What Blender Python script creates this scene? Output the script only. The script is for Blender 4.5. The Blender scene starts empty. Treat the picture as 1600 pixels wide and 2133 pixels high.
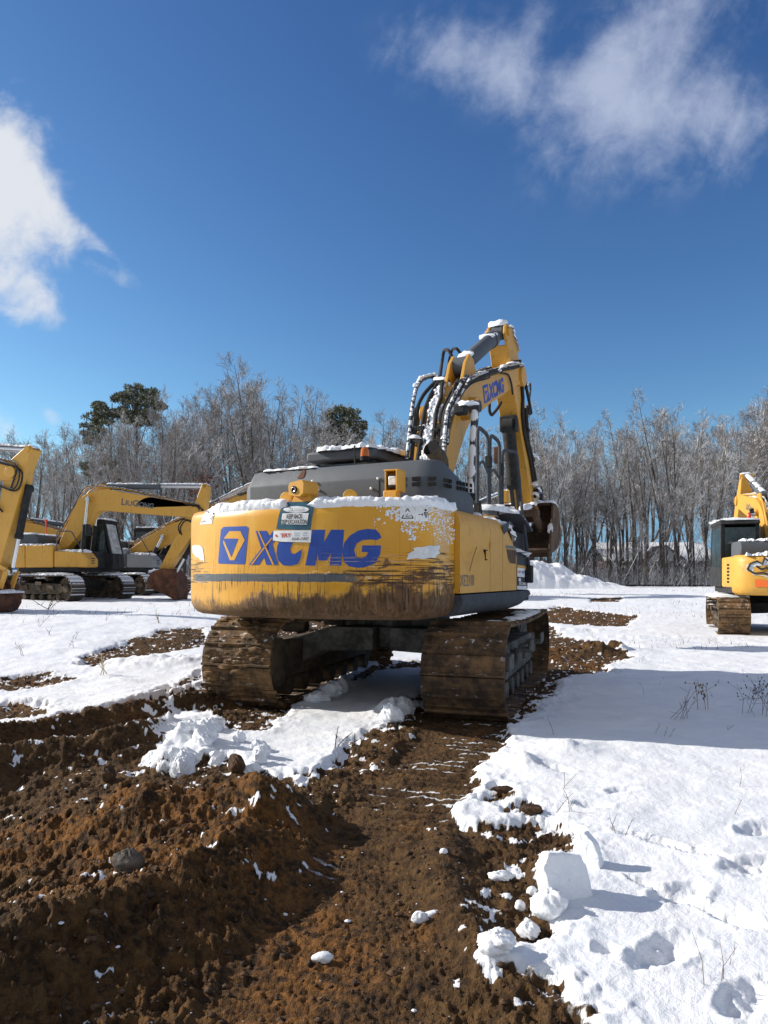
import bpy, bmesh, math, random
import numpy as np
from mathutils import Vector, Matrix
from mathutils.geometry import tessellate_polygon
R = math.radians
scene = bpy.context.scene
COL = scene.collection

# ---------------------------------------------------------------- camera
CAMZ, FPX, HX, HY = 1.38, 1500.0, 800.0, 1200.0        # eye height, focal length and horizon of the photograph
cam_data = bpy.data.cameras.new('camera')
cam = bpy.data.objects.new('camera', cam_data)
COL.objects.link(cam)
cam.location = (0, 0, CAMZ)
cam.rotation_euler = (R(90), 0, 0)
cam_data.sensor_fit = 'VERTICAL'
cam_data.sensor_height = 36.0
cam_data.lens = 36.0 * FPX / 2133.0
cam_data.shift_y = (HY - 1066.5) / 2133.0
cam_data.clip_start = 0.05
cam_data.clip_end = 3000
scene.camera = cam

# ---------------------------------------------------------------- light
SUN_EL, SUN_AZ = 27.0, -76.0                            # azimuth from +Y, negative = towards -X
SUN_DIR = Vector((math.sin(R(SUN_AZ)) * math.cos(R(SUN_EL)), math.cos(R(SUN_AZ)) * math.cos(R(SUN_EL)), math.sin(R(SUN_EL))))
sun_data = bpy.data.lights.new('sun', 'SUN')
sun_data.energy = 5.0
sun_data.angle = R(0.5)
sun_data.color = (1.0, 0.93, 0.83)
sun = bpy.data.objects.new('sun', sun_data)
COL.objects.link(sun)
sun.rotation_euler = SUN_DIR.to_track_quat('Z', 'Y').to_euler()

scene.view_settings.view_transform = 'Standard'
scene.view_settings.look = 'None'
scene.view_settings.gamma = 1.0
scene.view_settings.exposure = 0.36
scene.render.engine = 'CYCLES'
scene.cycles.use_denoising = True
scene.cycles.max_bounces = 6
scene.cycles.diffuse_bounces = 3
scene.cycles.glossy_bounces = 3
scene.cycles.transmission_bounces = 4
scene.cycles.caustics_reflective = False
scene.cycles.caustics_refractive = False


class NT:
    """small helper to wire shader nodes"""
    def __init__(s, tree):
        s.t = tree
        s.n = tree.nodes
        s.l = tree.links

    def new(s, kind, **kw):
        nd = s.n.new(kind)
        for k, v in kw.items():
            setattr(nd, k, v)
        return nd

    def put(s, sock, v):
        if v is None:
            return
        if hasattr(v, 'is_output'):
            s.l.new(v, sock)
        elif isinstance(v, (tuple, list)) and len(v) == 3 and len(sock.default_value) == 4:
            sock.default_value = (*v, 1)
        else:
            sock.default_value = v

    def m(s, op, a, b=None, c=None, clamp=False):
        nd = s.new('ShaderNodeMath', operation=op, use_clamp=clamp)
        for i, v in enumerate((a, b, c)):
            s.put(nd.inputs[i], v)
        return nd.outputs[0]

    def vm(s, op, a, b=None):
        nd = s.new('ShaderNodeVectorMath', operation=op)
        s.put(nd.inputs[0], a)
        s.put(nd.inputs[1], b)
        return nd.outputs[0]

    def obj(s):
        return s.new('ShaderNodeTexCoord').outputs['Object']

    def sep(s, v):
        nd = s.new('ShaderNodeSeparateXYZ')
        s.put(nd.inputs[0], v)
        return nd.outputs

    def comb(s, x, y, z):
        nd = s.new('ShaderNodeCombineXYZ')
        for i, v in enumerate((x, y, z)):
            s.put(nd.inputs[i], v)
        return nd.outputs[0]

    def noise(s, vec, scale, detail=4.0, rough=0.55, dist=0.0, stretch=None):
        if stretch:
            vec = s.vm('MULTIPLY', vec, stretch)
        nd = s.new('ShaderNodeTexNoise')
        s.put(nd.inputs['Vector'], vec)
        nd.inputs['Scale'].default_value = scale
        nd.inputs['Detail'].default_value = detail
        nd.inputs['Roughness'].default_value = rough
        nd.inputs['Distortion'].default_value = dist
        return nd.outputs['Fac']

    def step(s, v, a, b, lo=0.0, hi=1.0):
        nd = s.new('ShaderNodeMapRange', interpolation_type='SMOOTHSTEP')
        s.put(nd.inputs[0], v)
        for i, q in enumerate((a, b, lo, hi)):
            s.put(nd.inputs[i + 1], q)
        return nd.outputs[0]

    def mix(s, f, a, b):
        nd = s.new('ShaderNodeMix', data_type='RGBA')
        s.put(nd.inputs[0], f)
        s.put(nd.inputs[6], a)
        s.put(nd.inputs[7], b)
        return nd.outputs[2]

    def bump(s, h, strength=0.3, dist=0.02, normal=None):
        nd = s.new('ShaderNodeBump')
        nd.inputs['Strength'].default_value = strength
        nd.inputs['Distance'].default_value = dist
        s.put(nd.inputs['Height'], h)
        if normal is not None:
            s.put(nd.inputs['Normal'], normal)
        return nd.outputs[0]


# ---------------------------------------------------------------- sky with clouds
world = bpy.data.worlds.new('World')
scene.world = world
world.use_nodes = True
wt = NT(world.node_tree)
world.node_tree.nodes.clear()
w_out = wt.new('ShaderNodeOutputWorld')
w_bg = wt.new('ShaderNodeBackground')
w_bg.inputs['Strength'].default_value = 0.1
w_sky = wt.new('ShaderNodeTexSky', sky_type='NISHITA', sun_disc=False)
w_sky.sun_elevation = R(SUN_EL)
w_sky.sun_rotation = R(SUN_AZ)
w_sky.altitude = 100
w_sky.air_density = 1.0
w_sky.dust_density = 0.25
w_sky.ozone_density = 3.0
w_dir = wt.new('ShaderNodeTexCoord').outputs['Generated']
dx, dy, dz = wt.sep(w_dir)
wt.l.new(wt.comb(dx, dy, wt.m('MAXIMUM', dz, .15)), w_sky.inputs['Vector'])      # keep the greenish last degrees out of the clear winter horizon
dyc = wt.m('MAXIMUM', dy, 0.05)
su = wt.m('DIVIDE', dx, dyc)
sv = wt.m('DIVIDE', dz, dyc)
SUV = wt.comb(su, sv, 0.0)


def cloud_blob(cu, cv, ru, rv, ang, amp):
    """soft elliptical cloud mass at one place in the sky"""
    c, s_ = math.cos(R(ang)), math.sin(R(ang))
    a = wt.m('SUBTRACT', su, cu)
    b = wt.m('SUBTRACT', sv, cv)
    p = wt.m('DIVIDE', wt.m('ADD', wt.m('MULTIPLY', a, c), wt.m('MULTIPLY', b, s_)), ru)
    q = wt.m('DIVIDE', wt.m('SUBTRACT', wt.m('MULTIPLY', b, c), wt.m('MULTIPLY', a, s_)), rv)
    d2 = wt.m('ADD', wt.m('MULTIPLY', p, p), wt.m('MULTIPLY', q, q))
    return wt.m('MULTIPLY', wt.m('POWER', 2.718, wt.m('MULTIPLY', d2, -1.0)), amp)


def blobs(rows):
    tot = None
    for r in rows:
        b = cloud_blob(*r)
        tot = b if tot is None else wt.m('ADD', tot, b)
    return tot


def pxs(x, y):
    return (x - HX) / FPX, (HY - y) / FPX


thin = blobs([(*pxs(1340, 130), 0.085, 0.17, -20, 1.05), (*pxs(1210, 230), 0.05, 0.2, -38, .35), (*pxs(1000, 125), 0.12, 0.06, -22, .8),
              (*pxs(1200, 190), 0.18, 0.07, -14, .42), (*pxs(1500, 240), 0.1, 0.055, -8, .98), (*pxs(1110, 40), 0.03, 0.09, -30, .5),
              (*pxs(1580, 20), 0.05, 0.05, 0, .5), (*pxs(890, 110), 0.08, 0.04, 20, .5), (*pxs(1570, 370), 0.05, 0.06, 0, .3),
              (*pxs(1420, 330), 0.08, 0.06, 30, .3)])
dense = blobs([(*pxs(-40, 430), 0.075, 0.13, -20, 1.5), (*pxs(70, 400), 0.03, 0.10, 32, .62), (*pxs(150, 475), 0.022, 0.075, 48, .5), (*pxs(60, 500), .05, .06, 0, .5),
               (*pxs(0, 590), 0.06, 0.03, -25, .7), (*pxs(90, 630), 0.022, 0.04, 35, .6), (*pxs(250, 578), 0.03, 0.014, -25, .42),
               (*pxs(205, 505), 0.04, 0.01, -40, .42), (*pxs(105, 865), 0.045, 0.011, -38, .42), (*pxs(0, 875), 0.05, 0.024, -30, .8), (*pxs(35, 650), .03, .018, 0, .4), (*pxs(-10, 300), .03, .04, 20, .5)])
ca, sa = math.cos(R(28)), math.sin(R(28))
SROT = wt.comb(wt.m('ADD', wt.m('MULTIPLY', su, ca), wt.m('MULTIPLY', sv, -sa)), wt.m('ADD', wt.m('MULTIPLY', su, sa), wt.m('MULTIPLY', sv, ca)), 0.0)
n0 = wt.noise(SROT, 7.5, 8.0, 0.58, 0.35, stretch=(1.35, 0.7, 1.0))
n1 = wt.m('ADD', wt.m('MULTIPLY', n0, .68), wt.m('MULTIPLY', wt.noise(SUV, 24.0, 9.0, 0.66, 0.3), .32))
n2 = wt.noise(SUV, 19.0, 9.0, 0.6, 0.35)
n3 = wt.noise(SUV, 4.0, 6.0, 0.6, 0.3)
f_thin = wt.step(wt.m('ADD', wt.m('MULTIPLY', thin, .8), wt.m('MULTIPLY', wt.m('SUBTRACT', wt.m('ADD', wt.m('MULTIPLY', n1, .75), wt.m('MULTIPLY', n3, .25)), .52), wt.m('MULTIPLY', wt.step(thin, 0.0, .5), 4.2))), 0.05, 1.6, 0, .74)
f_dense = wt.step(wt.m('ADD', dense, wt.m('MULTIPLY', wt.m('SUBTRACT', wt.m('ADD', wt.m('MULTIPLY', n2, .6), wt.m('MULTIPLY', n1, .4)), .5), wt.m('MULTIPLY', wt.step(dense, 0.0, .35), 3.2))), 0.2, 1.5, 0, .95)
front = wt.step(dy, 0.05, 0.2)
sr, sg, sb = wt.new('ShaderNodeSeparateColor').outputs[:3]
wt.l.new(w_sky.outputs[0], sr.node.inputs[0])
skyn = wt.new('ShaderNodeCombineColor')
for i_, (c_, k_, e_) in enumerate(((sr, .5, 1.52), (sg, .585, 1.42), (sb, .8, 1.18))):      # clearer, deeper winter air
    wt.l.new(wt.m('MULTIPLY', wt.m('POWER', c_, e_), k_), skyn.inputs[i_])
skyc = skyn.outputs[0]
c1 = wt.mix(wt.m('MULTIPLY', f_thin, front), skyc, (4.4, 4.9, 6.2))
c2 = wt.mix(wt.m('MULTIPLY', f_dense, front), c1, (6.1, 6.3, 6.7))
# unseen broken cloud, added overhead and behind the viewer to brighten the shade
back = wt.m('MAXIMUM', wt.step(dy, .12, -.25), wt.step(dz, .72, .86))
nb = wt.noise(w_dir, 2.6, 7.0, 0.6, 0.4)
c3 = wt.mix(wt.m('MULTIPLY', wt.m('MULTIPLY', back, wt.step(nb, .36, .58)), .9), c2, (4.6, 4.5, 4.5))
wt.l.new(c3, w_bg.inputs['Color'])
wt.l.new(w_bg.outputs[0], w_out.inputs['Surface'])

# ---------------------------------------------------------------- materials
MATS = {}


def mat(name, base=(.5, .5, .5), rough=.6, metal=0.0, build=None):
    m = bpy.data.materials.new(name)
    m.use_nodes = True
    nt = NT(m.node_tree)
    bs = m.node_tree.nodes['Principled BSDF']
    bs.inputs['Base Color'].default_value = (*base, 1)
    bs.inputs['Roughness'].default_value = rough
    bs.inputs['Metallic'].default_value = metal
    if build:
        build(nt, bs)
    MATS[name] = m
    return m


def b_paint(col, dirt=(.09, .055, .03), amt=.5, fade=.25, rg=.34):
    """machine paint: sun-faded patches, dust, thin runs, chipped spots"""
    def f(n, bs):
        o = n.obj()
        big = n.noise(o, 1.6, 5, .6)
        c = n.mix(n.m('MULTIPLY', n.step(big, .4, .75), fade), col, tuple(min(1, k * 1.25 + .02) for k in col))
        run = n.noise(o, 1.0, 5, .6, stretch=(26, 26, 1.3))
        spot = n.noise(o, 9, 6, .65)
        d = n.m('MULTIPLY', n.step(n.m('ADD', n.m('MULTIPLY', run, .55), n.m('MULTIPLY', spot, .5)), .56, .74), amt)
        c = n.mix(d, c, dirt)
        chip = n.step(n.noise(o, 34, 3, .5), .69, .72)
        c = n.mix(n.m('MULTIPLY', chip, n.step(big, .45, .6)), c, (.05, .035, .025))
        n.put(bs.inputs['Base Color'], c)
        n.put(bs.inputs['Roughness'], n.m('ADD', n.m('MULTIPLY', spot, .3), rg))
        n.put(bs.inputs['Normal'], n.bump(big, .12, .03))
    return f


def b_rough(c1, c2, scale=6, bump=.4, dist=.01, snow=0.0, hi=.9):
    """two-tone grimy surface, optionally with snow grains lying on what faces up"""
    def f(n, bs):
        o = n.obj()
        a = n.noise(o, scale, 8, .68)
        b = n.noise(o, scale * 5, 5, .6)
        v = n.m('ADD', n.m('MULTIPLY', a, .7), n.m('MULTIPLY', b, .3))
        c = n.mix(n.step(v, .38, .64), c1, c2)
        rg = hi
        if snow > 0:
            nz = n.sep(n.new('ShaderNodeNewGeometry').outputs['Normal'])[2]
            k = n.m('MULTIPLY', n.step(nz, .25, .6), n.step(n.noise(o, 14, 5, .7), .62 - snow * .4, .72 - snow * .4))
            c = n.mix(k, c, (.85, .87, .9))
        n.put(bs.inputs['Base Color'], c)
        bs.inputs['Roughness'].default_value = rg
        n.put(bs.inputs['Normal'], n.bump(v, bump, dist))
    return f


YEL = (.6, .3, .028)
mat('yellow_paint', YEL, .45, build=b_paint(YEL, amt=.45))
mat('arm_yellow', YEL, .5, build=b_paint((.55, .28, .035), dirt=(.05, .03, .018), amt=.8))
mat('pale_yellow_paint', (.6, .33, .05), .5, build=b_paint((.62, .33, .05), amt=.6))
mat('grey_hood', (.09, .1, .115), .5, build=b_paint((.075, .085, .098), dirt=(.07, .078, .088), amt=.3, fade=.25, rg=.58))
mat('pale_grey_paint', (.3, .31, .32), .5, build=b_paint((.24, .25, .26), dirt=(.1, .09, .08), amt=.5))
mat('dark_steel', (.02, .022, .026), .55, build=b_rough((.01, .011, .013), (.03, .03, .031), 5, .25))
mat('rail_steel', (.05, .056, .066), .5, build=b_rough((.042, .048, .058), (.07, .075, .085), 6, .15))
mat('black_rubber', (.015, .015, .016), .6, build=b_rough((.012, .012, .013), (.035, .033, .03), 14, .2))
mat('frosted_hose', (.03, .03, .03), .6, build=b_rough((.03, .03, .032), (.06, .06, .06), 2.6, .3, snow=.42))
mat('chrome', (.62, .63, .65), .18, 1.0)
mat('track_steel', (.06, .04, .025), .85, build=b_rough((.04, .024, .013), (.24, .135, .055), 5, .9, .02, snow=.12))
mat('clean_track', (.05, .04, .032), .8, build=b_rough((.03, .018, .011), (.19, .105, .045), 3, .8, .02, snow=.06))
mat('snowy_track', (.05, .04, .032), .8, build=b_rough((.03, .024, .02), (.09, .065, .045), 4, .6, .015, snow=1.0))
mat('frame_mud', (.06, .045, .03), .9, build=b_rough((.03, .025, .02), (.12, .085, .05), 4, .6, .02))
mat('frame_grey', (.08, .08, .078), .85, build=b_rough((.055, .052, .045), (.19, .18, .16), 4, .4, .02))
mat('rust', (.15, .05, .02), .85, build=b_rough((.055, .022, .012), (.17, .065, .03), 3.5, .5, .02))
mat('worn_bucket', (.12, .07, .04), .8, build=b_rough((.035, .022, .014), (.13, .075, .042), 3.5, .5, .02))
mat('black_void', (.004, .004, .004), 1.0)
mat('lamp_glass', (.7, .7, .66), .15, build=b_rough((.45, .45, .42), (.85, .85, .82), 60, .8, .004, hi=.2))
mat('orange_plastic', (.85, .2, .01), .15, build=lambda n, bs: (n.put(bs.inputs['Transmission Weight'], .45), n.put(bs.inputs['Roughness'], .12)))
mat('red_plastic', (.7, .06, .02), .25)
mat('reflector_orange', (.8, .16, .03), .35)
mat('window_glass', (.05, .08, .075), .06, build=b_rough((.015, .026, .026), (.05, .065, .062), 2.5, .05, hi=.08))
mat('frosted_glass', (.4, .42, .42), .5, build=b_rough((.2, .22, .23), (.62, .64, .64), 3.0, .3, hi=.5))


def m_snow(n, bs):
    o = n.obj()
    a = n.noise(o, 22, 6, .65)
    b = n.noise(o, 120, 3, .6)
    n.put(bs.inputs['Base Color'], n.mix(n.step(a, .3, .7), (.76, .79, .84), (.84, .86, .88)))
    n.put(bs.inputs['Normal'], n.bump(n.m('ADD', a, n.m('MULTIPLY', b, .4)), .45, .012))


mat('snow', (.88, .9, .93), .75, build=m_snow)


def m_dirty_snow(n, bs):
    o = n.obj()
    a = n.noise(o, 9, 7, .7)
    b = n.noise(o, 60, 3, .6)
    n.put(bs.inputs['Base Color'], n.mix(n.step(a, .6, .72), (.84, .86, .89), (.2, .14, .08)))
    n.put(bs.inputs['Normal'], n.bump(n.m('ADD', a, n.m('MULTIPLY', b, .4)), .5, .015))


mat('dirty_snow', (.85, .86, .88), .8, build=m_dirty_snow)

LOGO_BLUE = (.007, .05, .3)


def m_counterweight(n, bs):
    """yellow casting: grey stripe, mud along the bottom, vertical runs, long scrapes"""
    o = n.obj()
    x, y, z = n.sep(o)
    big = n.noise(o, 1.7, 5, .6)
    mid = n.noise(o, 8, 6, .65)
    col = n.mix(n.step(big, .35, .7), (.62, .29, .012), (.72, .37, .03))
    pale = n.step(n.noise(o, 1.0, 4, .6, stretch=(9, 9, .8)), .56, .64)
    col = n.mix(n.m('MULTIPLY', pale, n.m('MULTIPLY', n.step(z, 1.6, 1.75), .3)), col, (.74, .47, .11))
    # grey belt
    wob = n.m('MULTIPLY', n.m('SUBTRACT', mid, .5), .03)
    zz = n.m('ADD', z, wob)
    belt = n.m('MULTIPLY', n.step(zz, 1.325, 1.33), n.step(zz, 1.405, 1.4))
    belt = n.m('MULTIPLY', belt, n.step(n.m('ADD', x, n.m('MULTIPLY', mid, .5)), 1.12, .95))
    belt = n.m('MULTIPLY', belt, n.step(n.m('ADD', x, n.m('MULTIPLY', mid, .3)), -1.12, -1.02))
    col = n.mix(belt, col, (.075, .085, .095))
    # long horizontal scrapes, worst on the right
    scr = n.noise(o, 1.0, 6, .7, .3, stretch=(1.6, 1.6, 52))
    zone = n.m('MULTIPLY', n.step(z, 1.22, 1.34), n.step(z, 1.72, 1.5))
    right = n.step(x, .2, 1.0)
    left = n.m('MULTIPLY', n.step(x, -.7, -1.2), .8)
    hard = n.m('MULTIPLY', zone, n.m('ADD', n.m('ADD', n.m('MULTIPLY', right, .9), left), .22), clamp=True)
    s1 = n.m('MULTIPLY', n.step(n.m('ADD', scr, n.m('MULTIPLY', n.m('SUBTRACT', hard, .5), .2)), .615, .65), n.step(hard, .1, .35))
    col = n.mix(s1, col, (.05, .028, .014))
    scr2 = n.noise(n.vm('ADD', o, (3.3, 1.7, 9.1)), 1.0, 6, .7, .2, stretch=(1.1, 1.1, 60))
    s2 = n.m('MULTIPLY', n.step(scr2, .6, .64), n.step(hard, .12, .5))
    col = n.mix(n.m('MULTIPLY', s2, .75), col, (.62, .47, .36))
    s3 = n.m('MULTIPLY', n.step(n.noise(n.vm('ADD', o, (7.3, 4.7, 2.1)), 1.0, 5, .7, .2, stretch=(1.4, 1.4, 30)), .62, .68), n.m('MULTIPLY', zone, n.m('ADD', right, left)))
    col = n.mix(n.m('MULTIPLY', s3, .8), col, (.6, .19, .06))
    # bare rust and torn paint, mostly low on the right
    zr = n.m('MULTIPLY', n.m('MULTIPLY', n.step(z, 1.16, 1.26), n.step(z, 1.62, 1.42)), n.m('ADD', right, n.m('MULTIPLY', left, .35)), clamp=True)
    blot = n.noise(n.vm('ADD', o, (2.1, 8.3, 4.4)), 1.0, 8, .72, .5, stretch=(5, 5, 11))
    col = n.mix(n.m('MULTIPLY', n.step(n.m('ADD', blot, n.m('MULTIPLY', zr, .12)), .62, .68), n.m('MULTIPLY', n.step(zr, .05, .4), .9)), col, (.085, .032, .012))
    col = n.mix(n.m('MULTIPLY', n.step(n.noise(n.vm('ADD', o, (9.1, 1.3, 6.4)), 1.0, 8, .75, .4, stretch=(4, 4, 20)), .6, .66), n.m('MULTIPLY', zr, .8)), col, (.66, .5, .33))
    # dark mud: creeps up from the bottom, fingers of dried runs
    runs = n.noise(o, 1.0, 5, .65, .25, stretch=(30, 30, 1.1))
    fine = n.noise(o, 1.0, 3, .6, .2, stretch=(55, 55, 2.2))
    lim = n.m('ADD', n.m('ADD', 1.1, n.m('MULTIPLY', n.step(x, -1.0, .7), .15)), n.m('MULTIPLY', n.m('SUBTRACT', n.m('ADD', n.m('MULTIPLY', n.noise(o, 3.2, 5, .65), .75), n.m('MULTIPLY', runs, .25)), .5), .75))
    mud = n.step(n.m('SUBTRACT', z, lim), .06, -.05)
    mudc = n.mix(n.step(mid, .4, .62), (.028, .014, .008), (.095, .05, .028))
    mudc = n.mix(n.m('MULTIPLY', n.step(runs, .52, .6), .6), mudc, (.17, .105, .065))
    mudc = n.mix(n.m('MULTIPLY', n.step(x, -.2, -1.2), .75), mudc, (.36, .22, .1))
    col = n.mix(n.m('MULTIPLY', mud, .93), col, mudc)
    drip = n.m('MULTIPLY', n.step(fine, .56, .59), n.m('MULTIPLY', n.step(z, 1.5, 1.3), n.step(n.noise(o, 2.6, 3, .6), .4, .56)))
    col = n.mix(n.m('MULTIPLY', drip, .85), col, (.025, .016, .01))
    thin_run = n.m('MULTIPLY', n.step(n.noise(o, 1.0, 3, .6, .1, stretch=(60, 60, .9)), .625, .64), n.step(z, 2.05, 1.5))
    col = n.mix(n.m('MULTIPLY', thin_run, .5), col, (.17, .08, .02))
    n.put(bs.inputs['Base Color'], col)
    n.put(bs.inputs['Roughness'], n.m('ADD', .3, n.m('MULTIPLY', n.m('MAXIMUM', mud, s1), .5), clamp=True))
    dent = n.noise(o, 1.0, 4, .6, .4, stretch=(1.3, 1.3, 5))
    n.put(bs.inputs['Normal'], n.bump(n.m('ADD', n.m('MULTIPLY', dent, n.m('ADD', .15, n.m('MULTIPLY', hard, 1.4))), n.m('MULTIPLY', n.m('ADD', s1, n.m('MULTIPLY', mud, mid)), .25)), .5, .035))


mat('counterweight_paint', YEL, .35, build=m_counterweight)


def m_logo(n, bs):
    o = n.obj()
    x, y, z = n.sep(o)
    scr = n.noise(o, 1.0, 6, .7, .3, stretch=(1.6, 1.6, 52))
    low = n.step(z, 1.68, 1.45)
    side = n.m('ADD', n.step(x, .25, .8), n.m('MULTIPLY', n.step(x, -.75, -1.1), .7))
    k = n.m('MULTIPLY', n.step(n.m('ADD', scr, n.m('MULTIPLY', n.m('MULTIPLY', low, side), .06)), .6, .64), n.m('MULTIPLY', low, n.m('ADD', side, .35)), clamp=True)
    col = n.mix(n.step(n.noise(o, 5, 5, .6), .4, .7), LOGO_BLUE, (.009, .065, .36))
    col = n.mix(n.m('MULTIPLY', k, .9), col, (.62, .38, .16))
    w = n.step(n.noise(n.vm('ADD', o, (5, 5, 5)), 1.0, 6, .75, .3, stretch=(1.4, 1.4, 46)), .64, .67)
    col = n.mix(n.m('MULTIPLY', w, n.m('MULTIPLY', low, n.m('ADD', .25, side)), clamp=True), col, (.6, .62, .66))
    run = n.step(n.noise(o, 1.0, 3, .6, .1, stretch=(60, 60, 1.2)), .62, .64)
    col = n.mix(n.m('MULTIPLY', run, .35), col, (.02, .02, .05))
    n.put(bs.inputs['Base Color'], col)
    bs.inputs['Roughness'].default_value = .35


mat('logo_blue', LOGO_BLUE, .35, build=m_logo)
mat('plain_blue', (.02, .04, .3), .45)
mat('decal_white', (.8, .8, .78), .5, build=b_rough((.68, .69, .68), (.84, .84, .82), 7, .05, hi=.5))
mat('decal_grey', (.11, .12, .13), .5)
mat('decal_black', (.02, .02, .022), .5)
mat('decal_red', (.5, .05, .03), .5)
mat('decal_blue', (.05, .14, .4), .5)
mat('sign_teal', (.02, .085, .13), .35, build=b_rough((.012, .06, .1), (.03, .115, .16), 4, .05, hi=.35))
mat('faded_white', (.62, .64, .66), .5, build=b_rough((.55, .58, .6), (.75, .76, .76), 9, .05, hi=.5))
mat('faded_text', (.48, .5, .5), .5)


# ---------------------------------------------------------------- object helpers
def tag(o, label=None, cat=None, group=None, kind=None):
    for k, v in (('label', label), ('category', cat), ('group', group), ('kind', kind)):
        if v:
            o[k] = v
    return o


def empty(name, loc=(0, 0, 0), rz=0.0, label=None, cat=None, group=None):
    o = bpy.data.objects.new(name, None)
    COL.objects.link(o)
    o.location = loc
    o.rotation_euler = (0, 0, rz)
    o.empty_display_size = .2
    return tag(o, label, cat, group)


def copy_tree(o, parent=None):
    c = o.copy()
    COL.objects.link(c)
    c.parent = parent
    for ch in list(o.children):
        copy_tree(ch, c)
    return c


class MB:
    """collects shapes; build() links them as one mesh object"""
    def __init__(s):
        s.v, s.f, s.mi, s.mats = [], [], [], []
        s.cur = 0

    def use(s, name):
        if name not in s.mats:
            s.mats.append(name)
        s.cur = s.mats.index(name)
        return s

    def add(s, vs, fs):
        b = len(s.v)
        s.v.extend(tuple(p) for p in vs)
        for f in fs:
            s.f.append(tuple(i + b for i in f))
            s.mi.append(s.cur)
        return s

    def box(s, c, d, rot=None, taper=1.0):
        x, y, z = d[0] / 2, d[1] / 2, d[2] / 2
        vs = [Vector((sx * x * (taper if sz > 0 else 1), sy * y * (taper if sz > 0 else 1), sz * z)) for sz in (-1, 1) for sx, sy in ((-1, -1), (1, -1), (1, 1), (-1, 1))]
        if rot is not None:
            vs = [rot @ v for v in vs]
        vs = [v + Vector(c) for v in vs]
        return s.add(vs, [(3, 2, 1, 0), (4, 5, 6, 7), (0, 1, 5, 4), (1, 2, 6, 5), (2, 3, 7, 6), (3, 0, 4, 7)])

    def beam(s, a, b, w, h, up=(0, 0, 1)):
        a, b = Vector(a), Vector(b)
        d = (b - a)
        L = d.length
        d.normalize()
        sx = d.cross(Vector(up))
        if sx.length < 1e-4:
            sx = Vector((1, 0, 0))
        sx.normalize()
        uz = sx.cross(d)
        M = Matrix((sx, d, uz)).transposed()
        return s.box((a + b) / 2, (w, L, h), M)

    def tube(s, pts, r, n=8, cap=True):
        pts = [Vector(p) for p in pts]
        m = len(pts)
        rs = r if isinstance(r, (list, tuple)) else [r] * m
        t0 = (pts[1] - pts[0]).normalized()
        ref = Vector((0, 0, 1)) if abs(t0.z) < .9 else Vector((1, 0, 0))
        nx = t0.cross(ref).normalized()
        vs, fs = [], []
        for i, p in enumerate(pts):
            t = ((pts[min(i + 1, m - 1)] - pts[max(i - 1, 0)])).normalized()
            nx = (nx - t * nx.dot(t))
            nx = nx.normalized() if nx.length > 1e-6 else t.orthogonal().normalized()
            ny = t.cross(nx)
            for k in range(n):
                a = 2 * math.pi * k / n
                vs.append(p + (nx * math.cos(a) + ny * math.sin(a)) * rs[i])
        for i in range(m - 1):
            for k in range(n):
                k2 = (k + 1) % n
                fs.append((i * n + k, i * n + k2, (i + 1) * n + k2, (i + 1) * n + k))
        if cap:
            fs.append(tuple(range(n - 1, -1, -1)))
            fs.append(tuple((m - 1) * n + k for k in range(n)))
        return s.add(vs, fs)

    def cyl(s, a, b, r, n=16, r2=None):
        return s.tube([a, b], [r, r if r2 is None else r2], n)

    def prism(s, poly, axis, lo, hi):
        """polygon extruded along an axis: x -> poly in (y,z), y -> (x,z), z -> (x,y)"""
        n = len(poly)

        def P(p, t):
            return {'x': (t, p[0], p[1]), 'y': (p[0], t, p[1]), 'z': (p[0], p[1], t)}[axis]
        vs = [P(p, lo) for p in poly] + [P(p, hi) for p in poly]
        fs = [(i, (i + 1) % n, n + (i + 1) % n, n + i) for i in range(n)]
        for tri in tessellate_polygon([[Vector((p[0], p[1], 0)) for p in poly]]):
            fs.append(tuple(tri))
            fs.append(tuple(n + i for i in reversed(tri)))
        return s.add(vs, fs)

    def grid(s, rows, closed=False):
        h, w = len(rows), len(rows[0])
        vs = [p for r in rows for p in r]
        fs = []
        for i in range(h - 1):
            for j in range(w if closed else w - 1):
                j2 = (j + 1) % w
                fs.append((i * w + j, i * w + j2, (i + 1) * w + j2, (i + 1) * w + j))
        return s.add(vs, fs)

    def ball(s, c, r, n=8, sc=(1, 1, 1)):
        rows = []
        for i in range(n // 2 + 1):
            p = math.pi * i / (n // 2)
            rows.append([(c[0] + r * sc[0] * math.sin(p) * math.cos(2 * math.pi * k / n), c[1] + r * sc[1] * math.sin(p) * math.sin(2 * math.pi * k / n), c[2] + r * sc[2] * math.cos(p)) for k in range(n)])
        return s.grid(rows, True)

    def build(s, name, material=None, parent=None, smooth=38, bevel=0.0, kind=None, label=None, xf=None):
        me = bpy.data.meshes.new(name)
        v = s.v if xf is None else [tuple(xf @ Vector(p)) for p in s.v]
        me.from_pydata(v, [], s.f)
        for m in (s.mats if s.mats else [material]):
            me.materials.append(MATS[m])
        if len(s.mats) > 1:
            me.polygons.foreach_set('material_index', s.mi)
        bm = bmesh.new()
        bm.from_mesh(me)
        bmesh.ops.remove_doubles(bm, verts=bm.verts, dist=1e-5)
        bmesh.ops.recalc_face_normals(bm, faces=bm.faces)
        bm.to_mesh(me)
        bm.free()
        if smooth:
            me.polygons.foreach_set('use_smooth', [True] * len(me.polygons))
            me.set_sharp_from_angle(angle=R(smooth))
        o = bpy.data.objects.new(name, me)
        COL.objects.link(o)
        o.parent = parent
        if bevel:
            b = o.modifiers.new('bevel', 'BEVEL')
            b.width = bevel
            b.segments = 2
            b.limit_method = 'ANGLE'
            b.angle_limit = R(40)
        if kind:
            o['kind'] = kind
        if label:
            o['label'] = label
        return o


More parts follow.
